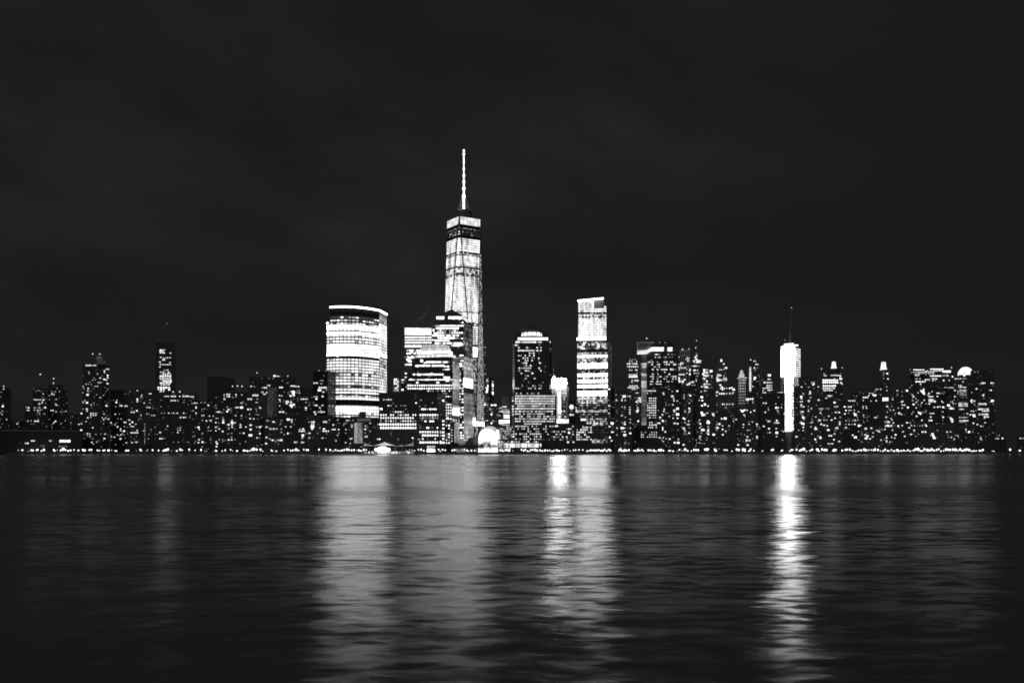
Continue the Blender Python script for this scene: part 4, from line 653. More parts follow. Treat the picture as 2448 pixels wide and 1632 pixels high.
b('low_podium_block', 'low dark building cut off by the right edge, one lit strip', 'low-rise building', 9, 1500, [(1760, 1880, 1140)], '1792-1848@1175h14', plant=False)
# ================================================================== tallest tower
def tallest_tower():
    d = 1686.0; cx = kx(1108.8) * d
    r = thing('skyscraper', 'tallest tower, faceted glass shaft tapering to a lit needle spire', 'skyscraper', (cx, d, GZ))
    near = R(-12); ht, hb = 31.0, 43.8
    T = [Vector((cx + ht * math.sin(near + k * math.pi / 2), d - ht * math.cos(near + k * math.pi / 2))) for k in range(4)]
    Bs = [Vector((cx + hb * math.sin(near + math.pi / 4 + k * math.pi / 2), d - hb * math.cos(near + math.pi / 4 + k * math.pi / 2))) for k in range(4)]
    D = 1656.0; H = lambda y5: wz(zy(5, y5), D)
    H4 = lambda y4: wz(zy(4, y4), D)
    z_top, z_pod = H(632), 57.0
    bands5 = [(0, 0, 0, 0), (730, 0, 0, 0), (748, .35, .6, .6), (800, .28, .55, 1), (812, .0, .0, 1), (936, 1.3, 1.2, .7), (950, .4, .5, .6), (958, .9, .8, .5), (966, .25, .4, .5), (1046, 1.1, .9, .4), (1058, .95, 1.1, .8), (1076, .1, .3, 1), (1118, .85, .85, .5), (1150, .45, .7, .7), (1440, 1.1, .95, .5), (1462, .7, .7, .6), (1535, 1.2, 1.15, .5)]
    bands4 = [(310, .55, .8, .8), (484, 1.1, 1.05, .7), (500, .2, .3, 1), (586, 1.35, 1.25, .3), (655, .5, .6, .9), (900, .75, .4, .6), (1000, .8, .3, .5), (1148, .8, .22, .5), (1218, 1.4, 1.3, .1)]
    conv = [(zs, p, l, mu) for zs, p, l, mu in bands5] + [((zy(4, y) - 340) * 3.565, p, l, mu) for y, p, l, mu in bands4]
    mats = [facade_mat('faceted_curtain_wall_%s' % nm, D, 5, conv, 4.1, 3.05, 1.22, .1, .22, .9, .085, .012, sd, rowvar=.08, pblot=.12) for nm, sd in (('left', 1.0), ('centre', 2.0), ('right', 3.0))]  # tall stretched noise paints bright vertical reflection smears into the glow
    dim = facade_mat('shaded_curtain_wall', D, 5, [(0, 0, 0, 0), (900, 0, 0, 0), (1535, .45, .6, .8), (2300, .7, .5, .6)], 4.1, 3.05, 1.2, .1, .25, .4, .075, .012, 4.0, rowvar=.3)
    def face(name, pts, mat, ref):
        a, c = ref; u = (c - a).normalized(); m = MB()
        m.quad(pts, [((Vector(p[:2]) - a).dot(u) + 200, p[2]) for p in pts]); return m.build(name, mat, r)
    V = lambda p, z: (p.x, p.y, z)
    m = MB(); sc = .97
    m.prism([Vector((cx, d)) + (p - Vector((cx, d))) * sc for p in Bs], GZ, z_pod)
    for k in range(4):
        b0, b1, t0, t1 = Bs[k - 1], Bs[k], T[k], T[(k + 1) % 4]
    m.build('wall', DARK, r)
    for k in range(4):
        b0, b1 = Bs[k - 1], Bs[k]; t = T[k]; t1 = T[(k + 1) % 4]
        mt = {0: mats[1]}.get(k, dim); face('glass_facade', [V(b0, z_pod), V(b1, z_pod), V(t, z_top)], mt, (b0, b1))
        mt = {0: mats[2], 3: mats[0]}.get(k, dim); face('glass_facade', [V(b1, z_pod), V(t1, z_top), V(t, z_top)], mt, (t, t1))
    # podium
    podm = facade_mat('podium_glass', D, 4, [(0, 0, 0, 0), (1148, .8, .2, .5), (1218, 1.4, 1.3, .1), (1400, 1.0, .25, .3)], 4.1, 3.05, 1.4, .1, .2, .4, .07, .05, 5.0)
    m = MB(); m.prism(Bs, GZ, z_pod, u0=3, top=False); m.build('podium', podm, r)
    # dark corner seams
    m = MB()
    for k in range(4):
        m.bar(V(Bs[k], z_pod), V(T[k], z_top), 1.05, 5); m.bar(V(Bs[k], z_pod), V(T[(k + 1) % 4], z_top), 1.05, 5); m.bar(V(Bs[k], GZ), V(Bs[k], z_pod), .6, 5)
    m.build('corner_seam', METAL, r)
    m = MB(); m.quad([V(t, z_top - .2) for t in T]); m.build('roof', DARK, r)
    # parapet of lit glass panels
    par = facade_mat('parapet_glass_panels', D, 5, [(0, 0, 0, 0), (600, 0, 0, 0), (735, 1.5, 1.15, .6)], 9.0, 7.15, .8, .06, .035, .08, .05, .05, 6.0)
    zp = H(715)
    for k in range(4):
        a, c = T[k], T[(k + 1) % 4]; e = (c - a).normalized(); n = Vector((e.y, -e.x)) * .8; a2, c2 = a + e * 1.2 + n, c - e * 1.2 + n; L = (c2 - a2).length
        m = MB(); m.quad([V(a2, zp), V(c2, zp), V(c2, z_top), V(a2, z_top)], [(0, 9 * 30 - 27 + 0), (L, 243), (L, 270), (0, 270)])
        a3, c3 = a + e * 1.2 - n, c - e * 1.2 - n; m.quad([V(c3, zp), V(a3, zp), V(a3, z_top), V(c3, z_top)], [(0, 243), (L, 243), (L, 270), (0, 270)]); m.quad([V(a2, z_top), V(c2, z_top), V(c3, z_top), V(a3, z_top)], [(0, 269)] * 4); m.quad([V(a3, zp), V(c3, zp), V(c2, zp), V(a2, zp)], [(0, 244)] * 4)
        o = m.build('parapet_panel', par, r)
    m = MB()
    for dz, off in ((H(742), .6), (H(812), .6), (H(1068), .7)):
        fr = (z_top - dz) / (z_top - z_pod)
        for k in range(4):
            t0, t1 = T[k], T[(k + 1) % 4]; b0, b1 = Bs[k - 1], Bs[k]
            ring = [t0 + (b0 - t0) * fr, t0 + (b1 - t0) * fr, t1 + (b1 - t1) * fr]
            for a, c in zip(ring, ring[1:]): m.bar(V(a, dz), V(c, dz), 1.1, 5)
    m.build('plant_floor_band', DARK, r)
    # spire
    sx = kx(zx(5, 459)) * d; Hs = lambda y5: wz(zy(5, y5), d)
    m = MB(); prof = [(612, 20), (560, 24), (482, 22), (470, 34), (455, 33), (440, 20), (412, 18), (404, 31), (388, 31), (378, 17), (350, 16), (346, 27), (332, 27), (322, 14), (296, 13), (292, 25), (278, 25), (268, 12), (236, 12), (232, 21), (222, 21), (214, 10), (186, 10), (180, 15), (150, 14), (112, 12)]
    m.lathe((sx, d, 0), [(w * .5 / 3.565 * d / F * .84, Hs(y)) for y, w in prof], 12)
    sp = m.build('spire', glow_mat('lit_spire', 1.8, .05), r)
    m = MB(); m.ball((sx, d, Hs(102)), 2.6, 12, 8); m.build('beacon', GLOW['x'], sp)
    m = MB(); m.bar((sx, d, Hs(98)), (sx, d, Hs(64)), .35, 6); m.ball((sx, d, Hs(74)), 2.0, 8, 6, sq=1.5); m.build('lightning_rod', GLOW['x'], sp)
    m = MB()
    for k in range(8):
        t = 2 * math.pi * k / 8 + .3; m.bar((sx + 3.2 * math.cos(t), d + 3.2 * math.sin(t), Hs(476)), (sx + 11 * math.cos(t), d + 11 * math.sin(t), Hs(580)), .28, 4)
    m.build('guy_cable', plain_mat('lit_cable', .5, .5, emis=.09), sp)
    m = MB(); m.lathe((sx, d, 0), [(13, z_top), (15, Hs(604)), (15, Hs(596)), (13, Hs(594)), (12, Hs(584)), (0, Hs(584))], 20); m.build('communication_ring', METAL, r)
    m = MB()
    for x, y in ((420, 592), (438, 590), (437, 566)): m.ball((kx(zx(5, x)) * (d - 14), d - 14, Hs(y)), .8, 8, 5)
    m.build('service_light', GLOW['m'], r)
tallest_tower()
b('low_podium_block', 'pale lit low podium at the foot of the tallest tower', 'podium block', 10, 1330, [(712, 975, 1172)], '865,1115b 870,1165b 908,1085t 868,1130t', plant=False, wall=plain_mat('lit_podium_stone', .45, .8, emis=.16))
b('office_block', 'dark gridded infill block behind the left edge of the vaulted hall', 'office block', 10, 1345, [(1040, 1192, 925)], '', [(1072, 1100, 2, 950, 1110, 5, .8, 18, 26, 'nnm'), (1130, 1180, 3, 950, 1000, 2, .3, 16, 22, 'd')], plant=False)
pv = b('pavilion', 'dark octagonal pavilion between pale podium and vaulted hall', 'pavilion', 10, 1300, [(990, 1085, 1200)], '', plant=False, wall=2)
M = pv.M[0]; c = sum(M.poly, Vector((0, 0))) / 4; m = MB(); m.lathe((c.x, c.y, GZ), [(10, 0), (10, 13), (11, 13.2), (7, wz(zy(10, 1150), 1305) - GZ), (6, wz(zy(10, 1140), 1305) - GZ), (0, wz(zy(10, 1138), 1305) - GZ)], 8); m.build('octagonal_roof', DARK, pv.root)
bt = b('entrance_tower', 'narrow dark entrance tower with one vertical strip of light', 'office block', 10, 1310, [(612, 712, 850)], '', plant=False, wall=3)
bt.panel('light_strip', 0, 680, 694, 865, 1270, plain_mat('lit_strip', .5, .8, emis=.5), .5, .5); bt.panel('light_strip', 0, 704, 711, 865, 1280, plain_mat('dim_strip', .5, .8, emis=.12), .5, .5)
bt.parse('630,995b 630,1045b 630,1100b 630,1155b 625,1205b 625,945s'); bt.flush(20)

# ---- vaulted glass hall
def vaulted_hall():
    d = 1290.0; r = thing('glass_hall', 'brilliantly lit arched glass hall on the waterfront', 'glass hall', (kx(1168) * d, d, GZ))
    bright = glow_mat('hall_glass', 2.0, .1)
    mm, nt = new_mat('vault_glass'); g = NG(nt); u, v = g.uv()
    st = g.noise(g.comb(g.math('MULTIPLY', u, .9), g.math('MULTIPLY', v, .12)), 1.0, 3); rib = g.math('GREATER_THAN', g.math('FRACT', g.math('DIVIDE', u, 2.4)), .16); rib2 = g.math('GREATER_THAN', g.math('FRACT', g.math('DIVIDE', v, 3.1)), .12)
    g.out((.1, .1, .1, 1), .2, g.grey(g.math('MULTIPLY', g.math('MULTIPLY', g.mapr(st, .35, .65, .12, .95), g.mapr(rib, 0, 1, .5, 1)), g.mapr(rib2, 0, 1, .6, 1))), 1.0)
    def arch(cx_px, rp, dd, ztop_px, depth, mat, name, zs=None, front=None, n=20):
        cx = kx(cx_px) * dd; rad = rp / F * dd; zt = wz(ztop_px, dd); spring = zt - rad
        A = [(math.cos(math.pi * i / n), math.sin(math.pi * i / n)) for i in range(n + 1)]
        P = [(cx + rad * c, spring + rad * s) for c, s in A]; P = [(P[0][0], GZ)] + P + [(P[-1][0], GZ)]
        m = MB(); u = 0
        for (x0, z0), (x1, z1) in zip(P, P[1:]):
            L = math.hypot(x1 - x0, z1 - z0); m.quad([(x0, dd, z0), (x0, dd + depth, z0), (x1, dd + depth, z1), (x1, dd, z1)], [(u, 0), (u, depth), (u + L, depth), (u + L, 0)]); u += L
        v = m.build(name, mat, r)
        if front:
            m = MB(); m.quad([(x, dd + .3, z) for x, z in P[::-1]], [(math.atan2(z - spring, x - cx) * 8, math.hypot(x - cx, z - spring)) for x, z in P[::-1]]); m.build('end_glazing', front, r)
        m = MB()
        for (x0, z0), (x1, z1) in zip(P, P[1:]): m.bar((x0, dd, z0), (x1, dd, z1), .45, 5)
        m.build('arch_rib', METAL, r); return cx, rad, spring
    cx, rad, sp = arch(zx(10, 1305), 23.4, d, zy(10, 965), 26, mm, 'vault', front=bright)
    arch(zx(10, 1335), 27.8, d + 26, zy(10, 922), 22, mm, 'vault', front=mm)
    # fan of mullions on the end glazing
    m = MB()
    for i in range(1, 12):
        t = math.pi * i / 12; m.bar((cx + 4 * math.cos(t), d, sp + 4 * math.sin(t)), (cx + rad * math.cos(t), d, sp + rad * math.sin(t)), .16, 4)
    for i in range(-5, 6): m.bar((cx + i * rad / 6, d, GZ), (cx + i * rad / 6, d, sp + 2), .14, 4)
    m.build('fan_mullion', METAL, r)
    m = MB(); x0, x1 = kx(zx(10, 1440)) * (d + 20), kx(zx(10, 1530)) * (d + 20)
    m.box(((x0 + x1) / 2, d + 20, wz(zy(10, 1080), d)), x1 - x0 - 3, 3, 13); m.build('side_glazing', bright, r)
vaulted_hall()
S7 = b('shop_pavilion', 'long low glass-fronted building with big square lit windows by the water', 'low-rise building', 6, 1288, [(160, 560, 1340)], '545,1390t 170,1360b 192,1360 212,1360 248,1360 283,1360b 300,1360 322,1360 345,1360 395,1360 415,1360 432,1360b 485,1360 505,1360 525,1360s', plant=False, wall=3)
for x0, x1 in ((166, 196), (203, 250), (260, 306), (314, 362), (369, 419), (426, 474), (479, 528)): S7.panel('shop_window', 0, x0, x1, 1374, 1411, GLOW['n'], .4, .4)
S7.panel('lit_corner_post', 0, 161, 164.5, 1345, 1440, GLOW['n'], .9, .8)
for x0, x1, k in ((166, 200, 'n'), (212, 226, 'm'), (236, 246, 'n'), (250, 268, 'n')): S7.panel('shop_door', 0, x0, x1, 1416, 1446, GLOW[k], .4, .4)

# ---- floating terminal with tent roofs
def terminal():
    d = 1236.0; X = lambda x: kx(zx(3, x)) * d; Zs = lambda y: wz(zy(3, y), d)
    r = thing('ferry_terminal', 'floating ferry terminal with white tent roofs and glaring lights beneath', 'ferry terminal', (X(1380), d, 0))
    x0, x1 = X(1180), X(1640); zd = 1.0
    m = MB(); m.prism([(x0, d - 9), (x1, d - 9), (x1, d + 9), (x0, d + 9)], -.6, zd); m.build('pontoon', plain_mat('steel_pontoon', .25, .7), r)
    fab = plain_mat('lit_tent_fabric', .75, .7, emis=.55, var=.35, scale=.25)  # light on the roofs is put into the fabric as emission
    def tent(xa, xb, ze, xp, zp, dim=None):
        P = [(X(xa), d - 7, Zs(ze)), (X(xb), d - 7, Zs(ze)), (X(xb), d + 7, Zs(ze)), (X(xa), d + 7, Zs(ze))]; ap = (X(xp), d, Zs(zp)); m = MB(); n = 5
        for a, c in zip(P, P[1:] + P[:1]):
            a, c, t = Vector(a), Vector(c), Vector(ap)
            for i in range(n):
                f0, f1 = i / n, (i + 1) / n; s0, s1 = f0 ** 1.35, f1 ** 1.35
                q = lambda e, f, s: Vector((e.x + (t.x - e.x) * f, e.y + (t.y - e.y) * f, e.z + (t.z - e.z) * s))
                m.quad([q(a, f0, s0), q(c, f0, s0), q(c, f1, s1), q(a, f1, s1)])
        m.build('tent_roof', dim or fab, r); m = MB()
        for p in P: m.bar((p[0], p[1], zd), p, .22, 6)
        m.bar((ap[0], ap[1], zd), (ap[0], ap[1], ap[2] + .6), .2, 6); m.build('tent_post', METAL, r)
    tent(1285, 1470, 1393, 1376, 1362); grey = plain_mat('shaded_tent_fabric', .7, .7, emis=.2, var=.4, scale=.25)  # outer roofs: same fabric with less light painted in
    tent(1183, 1284, 1396, 1195, 1374, grey); tent(1471, 1540, 1400, 1535, 1386, grey); tent(1541, 1636, 1396, 1632, 1372, grey)
    glare = glow_mat('terminal_floodlight', 4.5, .1)
    for x, rr in ((1302, 1.5), (1318, 2.0), (1336, 3.0), (1358, 3.7), (1380, 3.5), (1400, 2.4), (1420, 1.7)):
        m = MB(); m.ball((X(x), d - 7.4, Zs(1432)), rr, 10, 6, sq=1.15); m.build('floodlight', glare, r)
    for i in range(30):
        x = 1192 + i * 15.2 + random.uniform(-4, 4); h = random.uniform(2.2, 3.6); m = MB(); m.box((X(x), d - 5.5, zd + h / 2 + .1), random.uniform(1.2, 2.6), .3, h); m.build('glass_screen', GLOW[random.choice('nmmdd')], r)
terminal()
K = b('kiosk', 'small lit glass kiosk on the promenade before the gridded black block', 'kiosk', 10, 1272, [(158, 322, 1290)], '', plant=False, wall=2)
kg = facade_mat('kiosk_glass', 1272, 10, [(0, 0, 0, 0), (1280, 0, 0, 0), (1360, 1.2, .42, .5), (1415, 1.4, 1.2, .2)], 3, 2.2, 1.3, .06, .08, .5, .1, .2, 3)
K.panel('kiosk_glazing', 0, 162, 318, 1294, 1408, kg)
# ---- pier shed on the left
PS = b('pier_shed', 'long dark pier shed along the water at the left edge', 'pier shed', 1, 1262, [(-200, 835, 1238), (-200, 835, 1228, None, 6, 40)], '600-715@1330h30x 496-530@1327h18 312-355@1327h16 250-292@1352h17 205,1350sd 405-450@1378h20d 590-680@1385h22d', plant=False, wall=plain_mat('corrugated_shed', .1, .8))
PS.panel('roof_edge', 1, 0, 830, 1221, 1231, plain_mat('pale_roof_edge', .4, .8, emis=.007), .6, .6)

# ================================================================== ground, water, promenade
def sheet(name, x0, x1, y0, y1, z, mat):
    m = MB(); m.quad([(x0, y0, z), (x1, y0, z), (x1, y1, z), (x0, y1, z)]); return tag(m.build(name, mat), kind='structure')
sheet('ground', -9000, 9000, SHORE, 30000, GZ, plain_mat('city_ground', .12, .9, var=.4, scale=.02))
m = MB(); m.quad([(-9000, SHORE, -3), (9000, SHORE, -3), (9000, SHORE, GZ), (-9000, SHORE, GZ)]); tag(m.build('seawall', plain_mat('seawall_stone', .22, .9, var=.5, scale=.3)), kind='structure')
m = MB(); m.prism([(-9000, SHORE + .02), (9000, SHORE + .02), (9000, SHORE + 1.0), (-9000, SHORE + 1.0)], GZ + .004, GZ + .5); tag(m.build('seawall_coping', plain_mat('coping_stone', .3, .9, scale=.3)), kind='structure')

def water_mat():
    mm, nt = new_mat('river_water'); g = NG(nt)
    tc = g.n('ShaderNodeTexCoord'); sp = g.n('ShaderNodeSeparateXYZ'); nt.links.new(tc.outputs['Object'], sp.inputs[0]); x, y = sp.outputs[0], sp.outputs[1]
    wob = g.noise(g.comb(g.math('MULTIPLY', x, .03), g.math('MULTIPLY', y, .03)), 1.0, 2)
    y2 = g.math('ADD', y, g.math('MULTIPLY', wob, 5.0))
    def slopes(fx, fy, seed, rot, detail, ax, ay):
        """facet slopes of one family of waves whose crests lie across the river, turned by rot"""
        c, s = math.cos(rot), math.sin(rot)
        xr = g.math('ADD', g.math('MULTIPLY', x, c * fx), g.math('MULTIPLY', y2, s * fx)); yr = g.math('SUBTRACT', g.math('MULTIPLY', y2, c * fy), g.math('MULTIPLY', x, s * fy))
        nd = g.n('ShaderNodeTexNoise'); nt.links.new(g.comb(xr, yr, seed), nd.inputs['Vector']); nd.inputs['Scale'].default_value = 1.0; nd.inputs['Detail'].default_value = detail; nd.inputs['Roughness'].default_value = .55
        sc = g.n('ShaderNodeSeparateColor'); nt.links.new(nd.outputs['Color'], sc.inputs[0])
        return [g.math('MULTIPLY', g.math('SUBTRACT', sc.outputs[i], .5), k) for i, k in ((0, ax), (1, ay))]
    fam = [slopes(*f) for f in WAVES]
    add = lambda L: L[0] if len(L) == 1 else g.math('ADD', L[0], add(L[1:]))
    vn = g.n('ShaderNodeVectorMath', operation='NORMALIZE'); calm = g.mapr(y, 40, 260, 1.05, .72)                                 # the open channel lies calmer than the near shore
    nt.links.new(g.comb(g.math('MULTIPLY', add([f[0] for f in fam]), calm), g.math('MULTIPLY', add([f[1] for f in fam]), calm), 1.0), vn.inputs[0])
    # wind patches: smoother and rougher lanes lying across the river
    lane = g.noise(g.comb(g.math('MULTIPLY', x, .0016), g.math('MULTIPLY', y2, .02), 3.0), 1.0, 5, .6)
    ro = g.mapr(lane, .35, .65, WAVE[3], WAVE[4])
    lw = g.n('ShaderNodeLayerWeight'); lw.inputs[0].default_value = .5
    fac = g.mapr(lw.outputs['Facing'], .79, .95, WAVE[6], WAVE[7])        # glancing water mirrors, steep water shows its own dark body
    gl = g.n('ShaderNodeBsdfGlossy', distribution='BECKMANN'); g.put(gl.inputs['Roughness'], ro); gl.inputs['Color'].default_value = (1, 1, 1, 1); nt.links.new(vn.outputs[0], gl.inputs['Normal'])
    df = g.n('ShaderNodeBsdfDiffuse'); df.inputs['Color'].default_value = (WAVE[5],) * 3 + (1,)
    mx = g.n('ShaderNodeMixShader'); g.put(mx.inputs[0], fac); nt.links.new(df.outputs[0], mx.inputs[1]); nt.links.new(gl.outputs[0], mx.inputs[2])
    o = g.n('ShaderNodeOutputMaterial'); nt.links.new(mx.outputs[0], o.inputs[0])
    return mm
WAVE = (0, 0, 0, .17, .30, .19, .15, .74)
WAVES = [(.7, 1.6, 1.0, .3, 4, .20, .24), (.8, 2.0, 21.0, -.22, 4, .16, .22), (1.9, 4.2, 41.0, .1, 3, .08, .12), (.28, .8, 33.0, .1, 3, .14, .16), (.12, .42, 5.0, -.05, 3, .10, .08), (.010, .07, 9.0, .02, 4, .04, .07), (.0016, .018, 13.0, 0, 4, .0, .10)]
sheet('river_water', -9000, 9000, -120, SHORE, 0, water_mat())

# lamps along the promenade
LAMP_HEAD = [glow_mat('lamp_globe', 1.7, .3), glow_mat('lamp_globe_soft', 1.0, .3)]
def lamp_mesh(rad, h, mat, sq=1.0):
    m = MB(); m.bar((0, 0, 0), (0, 0, h), .09, 6, .06); m.lathe((0, 0, 0), [(.25, 0), (.22, .5), (.1, .7)], 8); m.ball((0, 0, h + rad * .8), rad, 10, 6, mi=1, sq=sq)
    return m.mesh('promenade_lamp', [METAL, mat])
LM = [lamp_mesh(.55, 2.6, LAMP_HEAD[1]), lamp_mesh(.85, 2.4, LAMP_HEAD[0]), lamp_mesh(1.15, 2.2, LAMP_HEAD[0]), lamp_mesh(1.75, 2.0, LAMP_HEAD[0], .8)]
SECT = [(0, 195, 'before the pier shed'), (195, 310, 'below the tall left-hand apartment tower'), (310, 480, 'below the unfinished dark-topped tower'), (480, 600, 'below the dark slab block'), (600, 745, 'left of the curved skyscraper'), (745, 872, 'under the curved skyscraper'),
        (872, 980, 'behind the tent-roofed terminal'), (980, 1060, 'before the gridded black block'), (1060, 1140, 'before the waterfront trees'), (1140, 1205, 'before the arched glass hall'), (1205, 1300, 'before the glass-fronted shops'), (1300, 1395, 'before the long podium'), (1395, 1470, 'below the slanted-roof skyscraper'),
        (1470, 1530, 'below the round-shouldered tower'), (1530, 1620, 'below the pale-banded tower'), (1620, 1720, 'below the needle-topped tower'), (1720, 1860, 'below the floodlit white tower'), (1860, 1960, 'below the blazing white tower'), (1960, 2060, 'below the lantern-roofed tower'), (2060, 2170, 'below the lantern-capped tower'), (2170, 2290, 'below the terrace-topped tower'), (2290, 2365, 'below the dome-lit tower'), (2365, 2460, 'at the far right end')]
ORD = 'first second third fourth fifth sixth seventh eighth ninth tenth eleventh twelfth thirteenth fourteenth fifteenth sixteenth seventeenth eighteenth nineteenth twentieth twenty-first twenty-second twenty-third twenty-fourth twenty-fifth twenty-sixth twenty-seventh twenty-eighth twenty-ninth thirtieth'.split()
L = []
def lampsat(Z, txt):
    for t in txt.split():
        q = TOK.match(t); L.append((zx(Z, float(q[1])), {'': 1, 's': 0, 'b': 2, 'B': 3, 't': 1}[q[3]]))
lampsat(1, '4,0 75,0b 95,0b 125,0s 185,0s 222,0 230,0 290,0s 320,0b 335,0b 372,0b 382,0 420,0b 445,0b 545,0b 555,0 580,0s 615,0b 640,0B 665,0 690,0b 715,0b 750,0 795,0b 840,0b 858,0B 905,0 925,0b 985,0 1005,0 1045,0b 1060,0 1100,0B 1130,0s 1165,0 1180,0b 1280,0b 1300,0b')
lampsat(2, '150,0b 162,0 215,0s 225,0s 275,0b 335,0b 385,0b 405,0B 430,0b 465,0s 520,0b 555,0b 575,0 645,0b 705,0 765,0b 805,0s 820,0s 910,0s 920,0b 980,0 1010,0b 1065,0 1085,0s 1130,0b 1195,0b')
lampsat(3, '95,0b 120,0B 145,0b 165,0b 180,0B 205,0b 240,0b 260,0 340,0b 352,0 385,0b 455,0b 490,0 515,0b 535,0b 565,0B 590,0 635,0 660,0b 675,0b 775,0 838,0b 878,0b 905,0 925,0 945,0 965,0 985,0b 1005,0 1030,0B 1050,0 1072,0b 1095,0b 1120,0s 1140,0B 1160,0b 1185,0b 1205,0')
lampsat(4, '350,0 378,0s 405,0 425,0 460,0 485,0b 510,0b 535,0s 570,0B 600,0b 645,0 660,0 680,0 705,0b 770,0b 790,0b 810,0s 855,0s 880,0 905,0b 920,0 945,0b 975,0 1000,0s 1045,0b 1065,0B 1085,0b 1105,0b 1130,0B 1155,0b 1175,0B')
lampsat(6, '20,0b 40,0b 65,0b 90,0b 110,0b 130,0b 175,0 205,0b 230,0b 255,0b 290,0s 370,0 390,0b 405,0 425,0b 440,0b 455,0b 470,0 490,0b 510,0B 540,0b 560,0b 585,0B 610,0b 630,0 650,0b 665,0b 690,0b 710,0B 740,0 765,0 790,0s 815,0 845,0 865,0 895,0 930,0 970,0b 990,0 1005,0b 1025,0b 1045,0b 1060,0 1075,0b 1095,0b 1110,0B 1130,0b 1150,0b 1165,0 1180,0b 1265,0b 1285,0b 1310,0B 1330,0b 1350,0b 1400,0 1435,0b')
lampsat(7, '120,0b 135,0b 165,0B 180,0b 215,0b 280,0b 300,0 320,0b 340,0 352,0b 405,0B 425,0b 455,0B 475,0b 500,0b 520,0B 545,0b 600,0b 615,0 640,0b 680,0s 700,0 725,0s 755,0B 780,0b 815,0 840,0b 860,0B 880,0b 945,0b 960,0B 975,0b 1040,0b 1050,0B 1125,0s 1140,0 1160,0 1205,0 1250,0b 1270,0B 1310,0b 1330,0 1370,0b')
lampsat(8, '105,0b 125,0b 170,0b 180,0 210,0 290,0 300,0s 380,0b 395,0b 475,0b 485,0 555,0 570,0b 585,0 620,0b 650,0b 665,0b 690,0B 715,0b 750,0b 770,0b 820,0B 835,0b 865,0b 890,0B 910,0b 970,0b 985,0B 1000,0b')
for i in range(62):
    x = 2015 + i * 5.6 + random.uniform(-1.5, 1.5)
    if x < 2353: L.append((x, random.choice((1, 2, 2, 3) if 2200 < x < 2310 else (1, 1, 2, 2, 3))))
L += [(2372, 0), (2376, 1), (2415, 2), (2438, 2)]
L.sort()
cnt = {}
for x, k in L:
    nm = next((s[2] for s in SECT if s[0] <= x < s[1]), SECT[-1][2]); cnt[nm] = cnt.get(nm, 0) + 1
    d = SHORE + random.uniform(2.5, 6.5)
    o = bpy.data.objects.new('promenade_lamp', LM[k]); COL.objects.link(o); o.location = (kx(x) * d, d, GZ); s = random.uniform(.85, 1.1); o.scale = (s, s, s * random.uniform(.7, 1.45))
    size = ('small soft', 'small', 'bright round', 'wide glaring')[k]
    tag(o, '%s promenade lamp, %s from the left of those %s' % (size, ORD[cnt[nm] - 1] if cnt[nm] <= 30 else 'last', nm), 'street lamp', 'promenade lamps ' + nm)

# trees along the promenade
leafm, nt = new_mat('dark_leaves'); g = NG(nt); oi = g.n('ShaderNodeTexCoord'); g.out(g.grey(g.mapr(g.noise(oi.outputs['Object'], 1.3, 3), .3, .7, .05, .13)), .6)
barkm = plain_mat('bark', .12, .95, scale=2.0)
def tree_meshes(seed, h=11.0):
    rnd = random.Random(seed); m = MB(); m.bar((0, 0, 0), (.2, 0, h * .4), .32, 7, .2)
    tips = []
    for i in range(6):
        t = i * 1.05 + rnd.uniform(-.3, .3); q = Vector((math.cos(t) * h * .26, math.sin(t) * h * .26, h * rnd.uniform(.55, .85))); m.bar((.2, 0, h * .37), q, .16, 5, .05); tips.append(q)
    tips.append(Vector((0, 0, h * .8))); lf = MB()
    for i in range(520):
        c = rnd.choice(tips) + Vector([rnd.gauss(0, 1) * h * .1 for _ in range(3)]); s = rnd.uniform(.25, .55)
        a = Vector([rnd.gauss(0, 1) for _ in range(3)]).normalized() * s; e = a.orthogonal().normalized() * s * .6
        lf.quad([c - a, c + e, c + a, c - e])
    return m.mesh('trunk', barkm), lf.mesh('crown', leafm)
TR = [tree_meshes(s, h) for s, h in ((1, 11), (2, 13), (3, 9.5))]
tcnt = {}
tl = []
for x0, x1, n in ((205, 320, 6), (330, 470, 8), (560, 640, 4), (700, 830, 8), (985, 1010, 2), (1040, 1082, 5), (1083, 1140, 9), (1140, 1190, 5), (1192, 1212, 2), (1290, 1420, 9), (1425, 1490, 5), (1500, 1640, 8), (1660, 1850, 9), (1880, 2080, 9), (2100, 2340, 9)):
    for i in range(n): tl.append(x0 + (x1 - x0) * (i + random.uniform(.1, .9)) / n)
for x in sorted(tl):
    nm = next((s[2] for s in SECT if s[0] <= x < s[1]), SECT[-1][2]); tcnt[nm] = tcnt.get(nm, 0) + 1; k = random.randrange(3)
    big = 1083 < x < 1190; s = random.uniform(.95, 1.35) if big else random.uniform(.6, 1.0); d = SHORE + random.uniform(9, 16)
    t = thing('tree', 'dark leafy tree, %s from the left of the trees %s' % (ORD[tcnt[nm] - 1], nm), 'tree', (kx(x) * d, d, GZ), 'trees ' + nm)
    t.rotation_euler = (0, 0, random.uniform(0, 6.28)); t.scale = (s, s, s)
    for nm2, me in zip(('trunk', 'crown'), TR[k]):
        o = bpy.data.objects.new(nm2, me); COL.objects.link(o); o.parent = t

# ================================================================== night sky, light, camera
w = bpy.data.worlds.new('World'); scene.world = w; w.use_nodes = True; nt = w.node_tree; nt.nodes.clear(); g = NG(nt)
sky = g.n('ShaderNodeTexSky'); sky.sky_type = 'NISHITA'; sky.sun_disc = False; sky.sun_elevation = R(32); sky.sun_rotation = R(200)
bw = g.n('ShaderNodeRGBToBW'); nt.links.new(sky.outputs[0], bw.inputs[0])
tc = g.n('ShaderNodeTexCoord'); sp = g.n('ShaderNodeSeparateXYZ'); nt.links.new(tc.outputs['Generated'], sp.inputs[0])
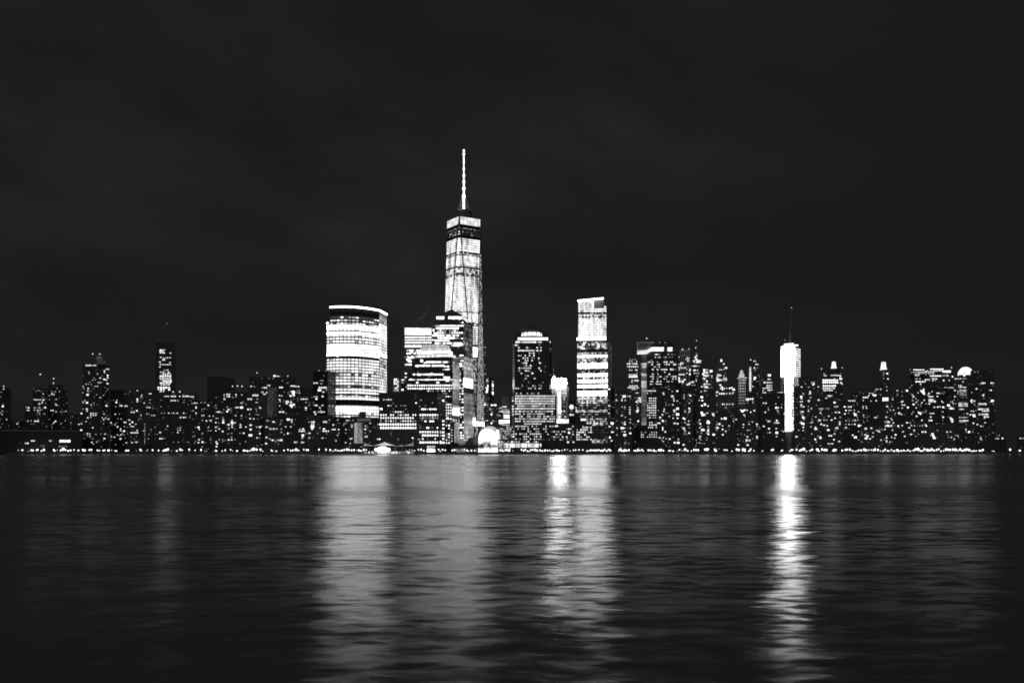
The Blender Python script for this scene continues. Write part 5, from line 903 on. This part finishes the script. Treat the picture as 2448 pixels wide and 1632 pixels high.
# soft mottled cloud, streaked downwards to the right, lit from below on the side of the brightest towers
X, Y, Z = sp.outputs
wv = g.math('MULTIPLY', g.math('SUBTRACT', g.noise(g.comb(g.math('MULTIPLY', X, 4.0), Y, g.math('MULTIPLY', Z, 4.0)), 1.0, 2), .5), .09)
a_ = g.math('ADD', g.math('SUBTRACT', g.math('MULTIPLY', X, .97), g.math('MULTIPLY', Z, .24)), wv); b_ = g.math('ADD', g.math('ADD', g.math('MULTIPLY', X, .24), g.math('MULTIPLY', Z, .97)), wv)
cl = g.noise(g.comb(g.math('MULTIPLY', a_, 5.5), g.math('MULTIPLY', b_, 13.0), 2.6), 1.0, 5, .5)
cl2 = g.noise(g.comb(g.math('MULTIPLY', X, 5.0), g.math('MULTIPLY', Z, 6.0), 4.0), 1.0, 2, .5)
side = g.mapr(X, .05, .42, 1.0, .08)
amt = g.math('MULTIPLY', g.math('MULTIPLY', g.mapr(cl, .36, .66, 0, 1), g.mapr(cl2, .38, .62, .25, 1)), side)
nsky = g.mapr(bw.outputs[0], 0, 8, .93, 1.02)
val = g.math('MULTIPLY', g.math('ADD', SKY[0], g.math('MULTIPLY', amt, SKY[1])), nsky)
bg = g.n('ShaderNodeBackground'); nt.links.new(g.grey(val), bg.inputs[0]); bg.inputs[1].default_value = .1
out = g.n('ShaderNodeOutputWorld'); nt.links.new(bg.outputs[0], out.inputs[0])

sl = bpy.data.lights.new('fill_sun', 'SUN'); sl.energy = FILL_SUN; sl.angle = R(10); sl.color = (1, 1, 1)  # added fill from behind the viewpoint, lifts walls and water out of black
so = bpy.data.objects.new('fill_sun', sl); COL.objects.link(so); so.rotation_euler = (R(58), 0, R(-20))

cam = bpy.data.cameras.new('camera'); co = bpy.data.objects.new('camera', cam); COL.objects.link(co); scene.camera = co
co.location = (0, 0, CZ); co.rotation_euler = (R(90), 0, 0); cam.sensor_width = 36; cam.lens = F / 2448 * 36; cam.shift_y = (HY - 816) / 2448; cam.clip_start = .5; cam.clip_end = 60000

scene.render.engine = 'CYCLES'
scene.cycles.use_denoising = True
scene.cycles.sample_clamp_indirect = 20.0; scene.cycles.max_bounces = 4; scene.cycles.diffuse_bounces = 2; scene.cycles.glossy_bounces = 2
scene.cycles.filter_width = 1.7
scene.cycles.use_light_tree = True
vs = scene.view_settings; vs.view_transform = 'Standard'; vs.look = 'None'; vs.exposure = 0; vs.gamma = 1
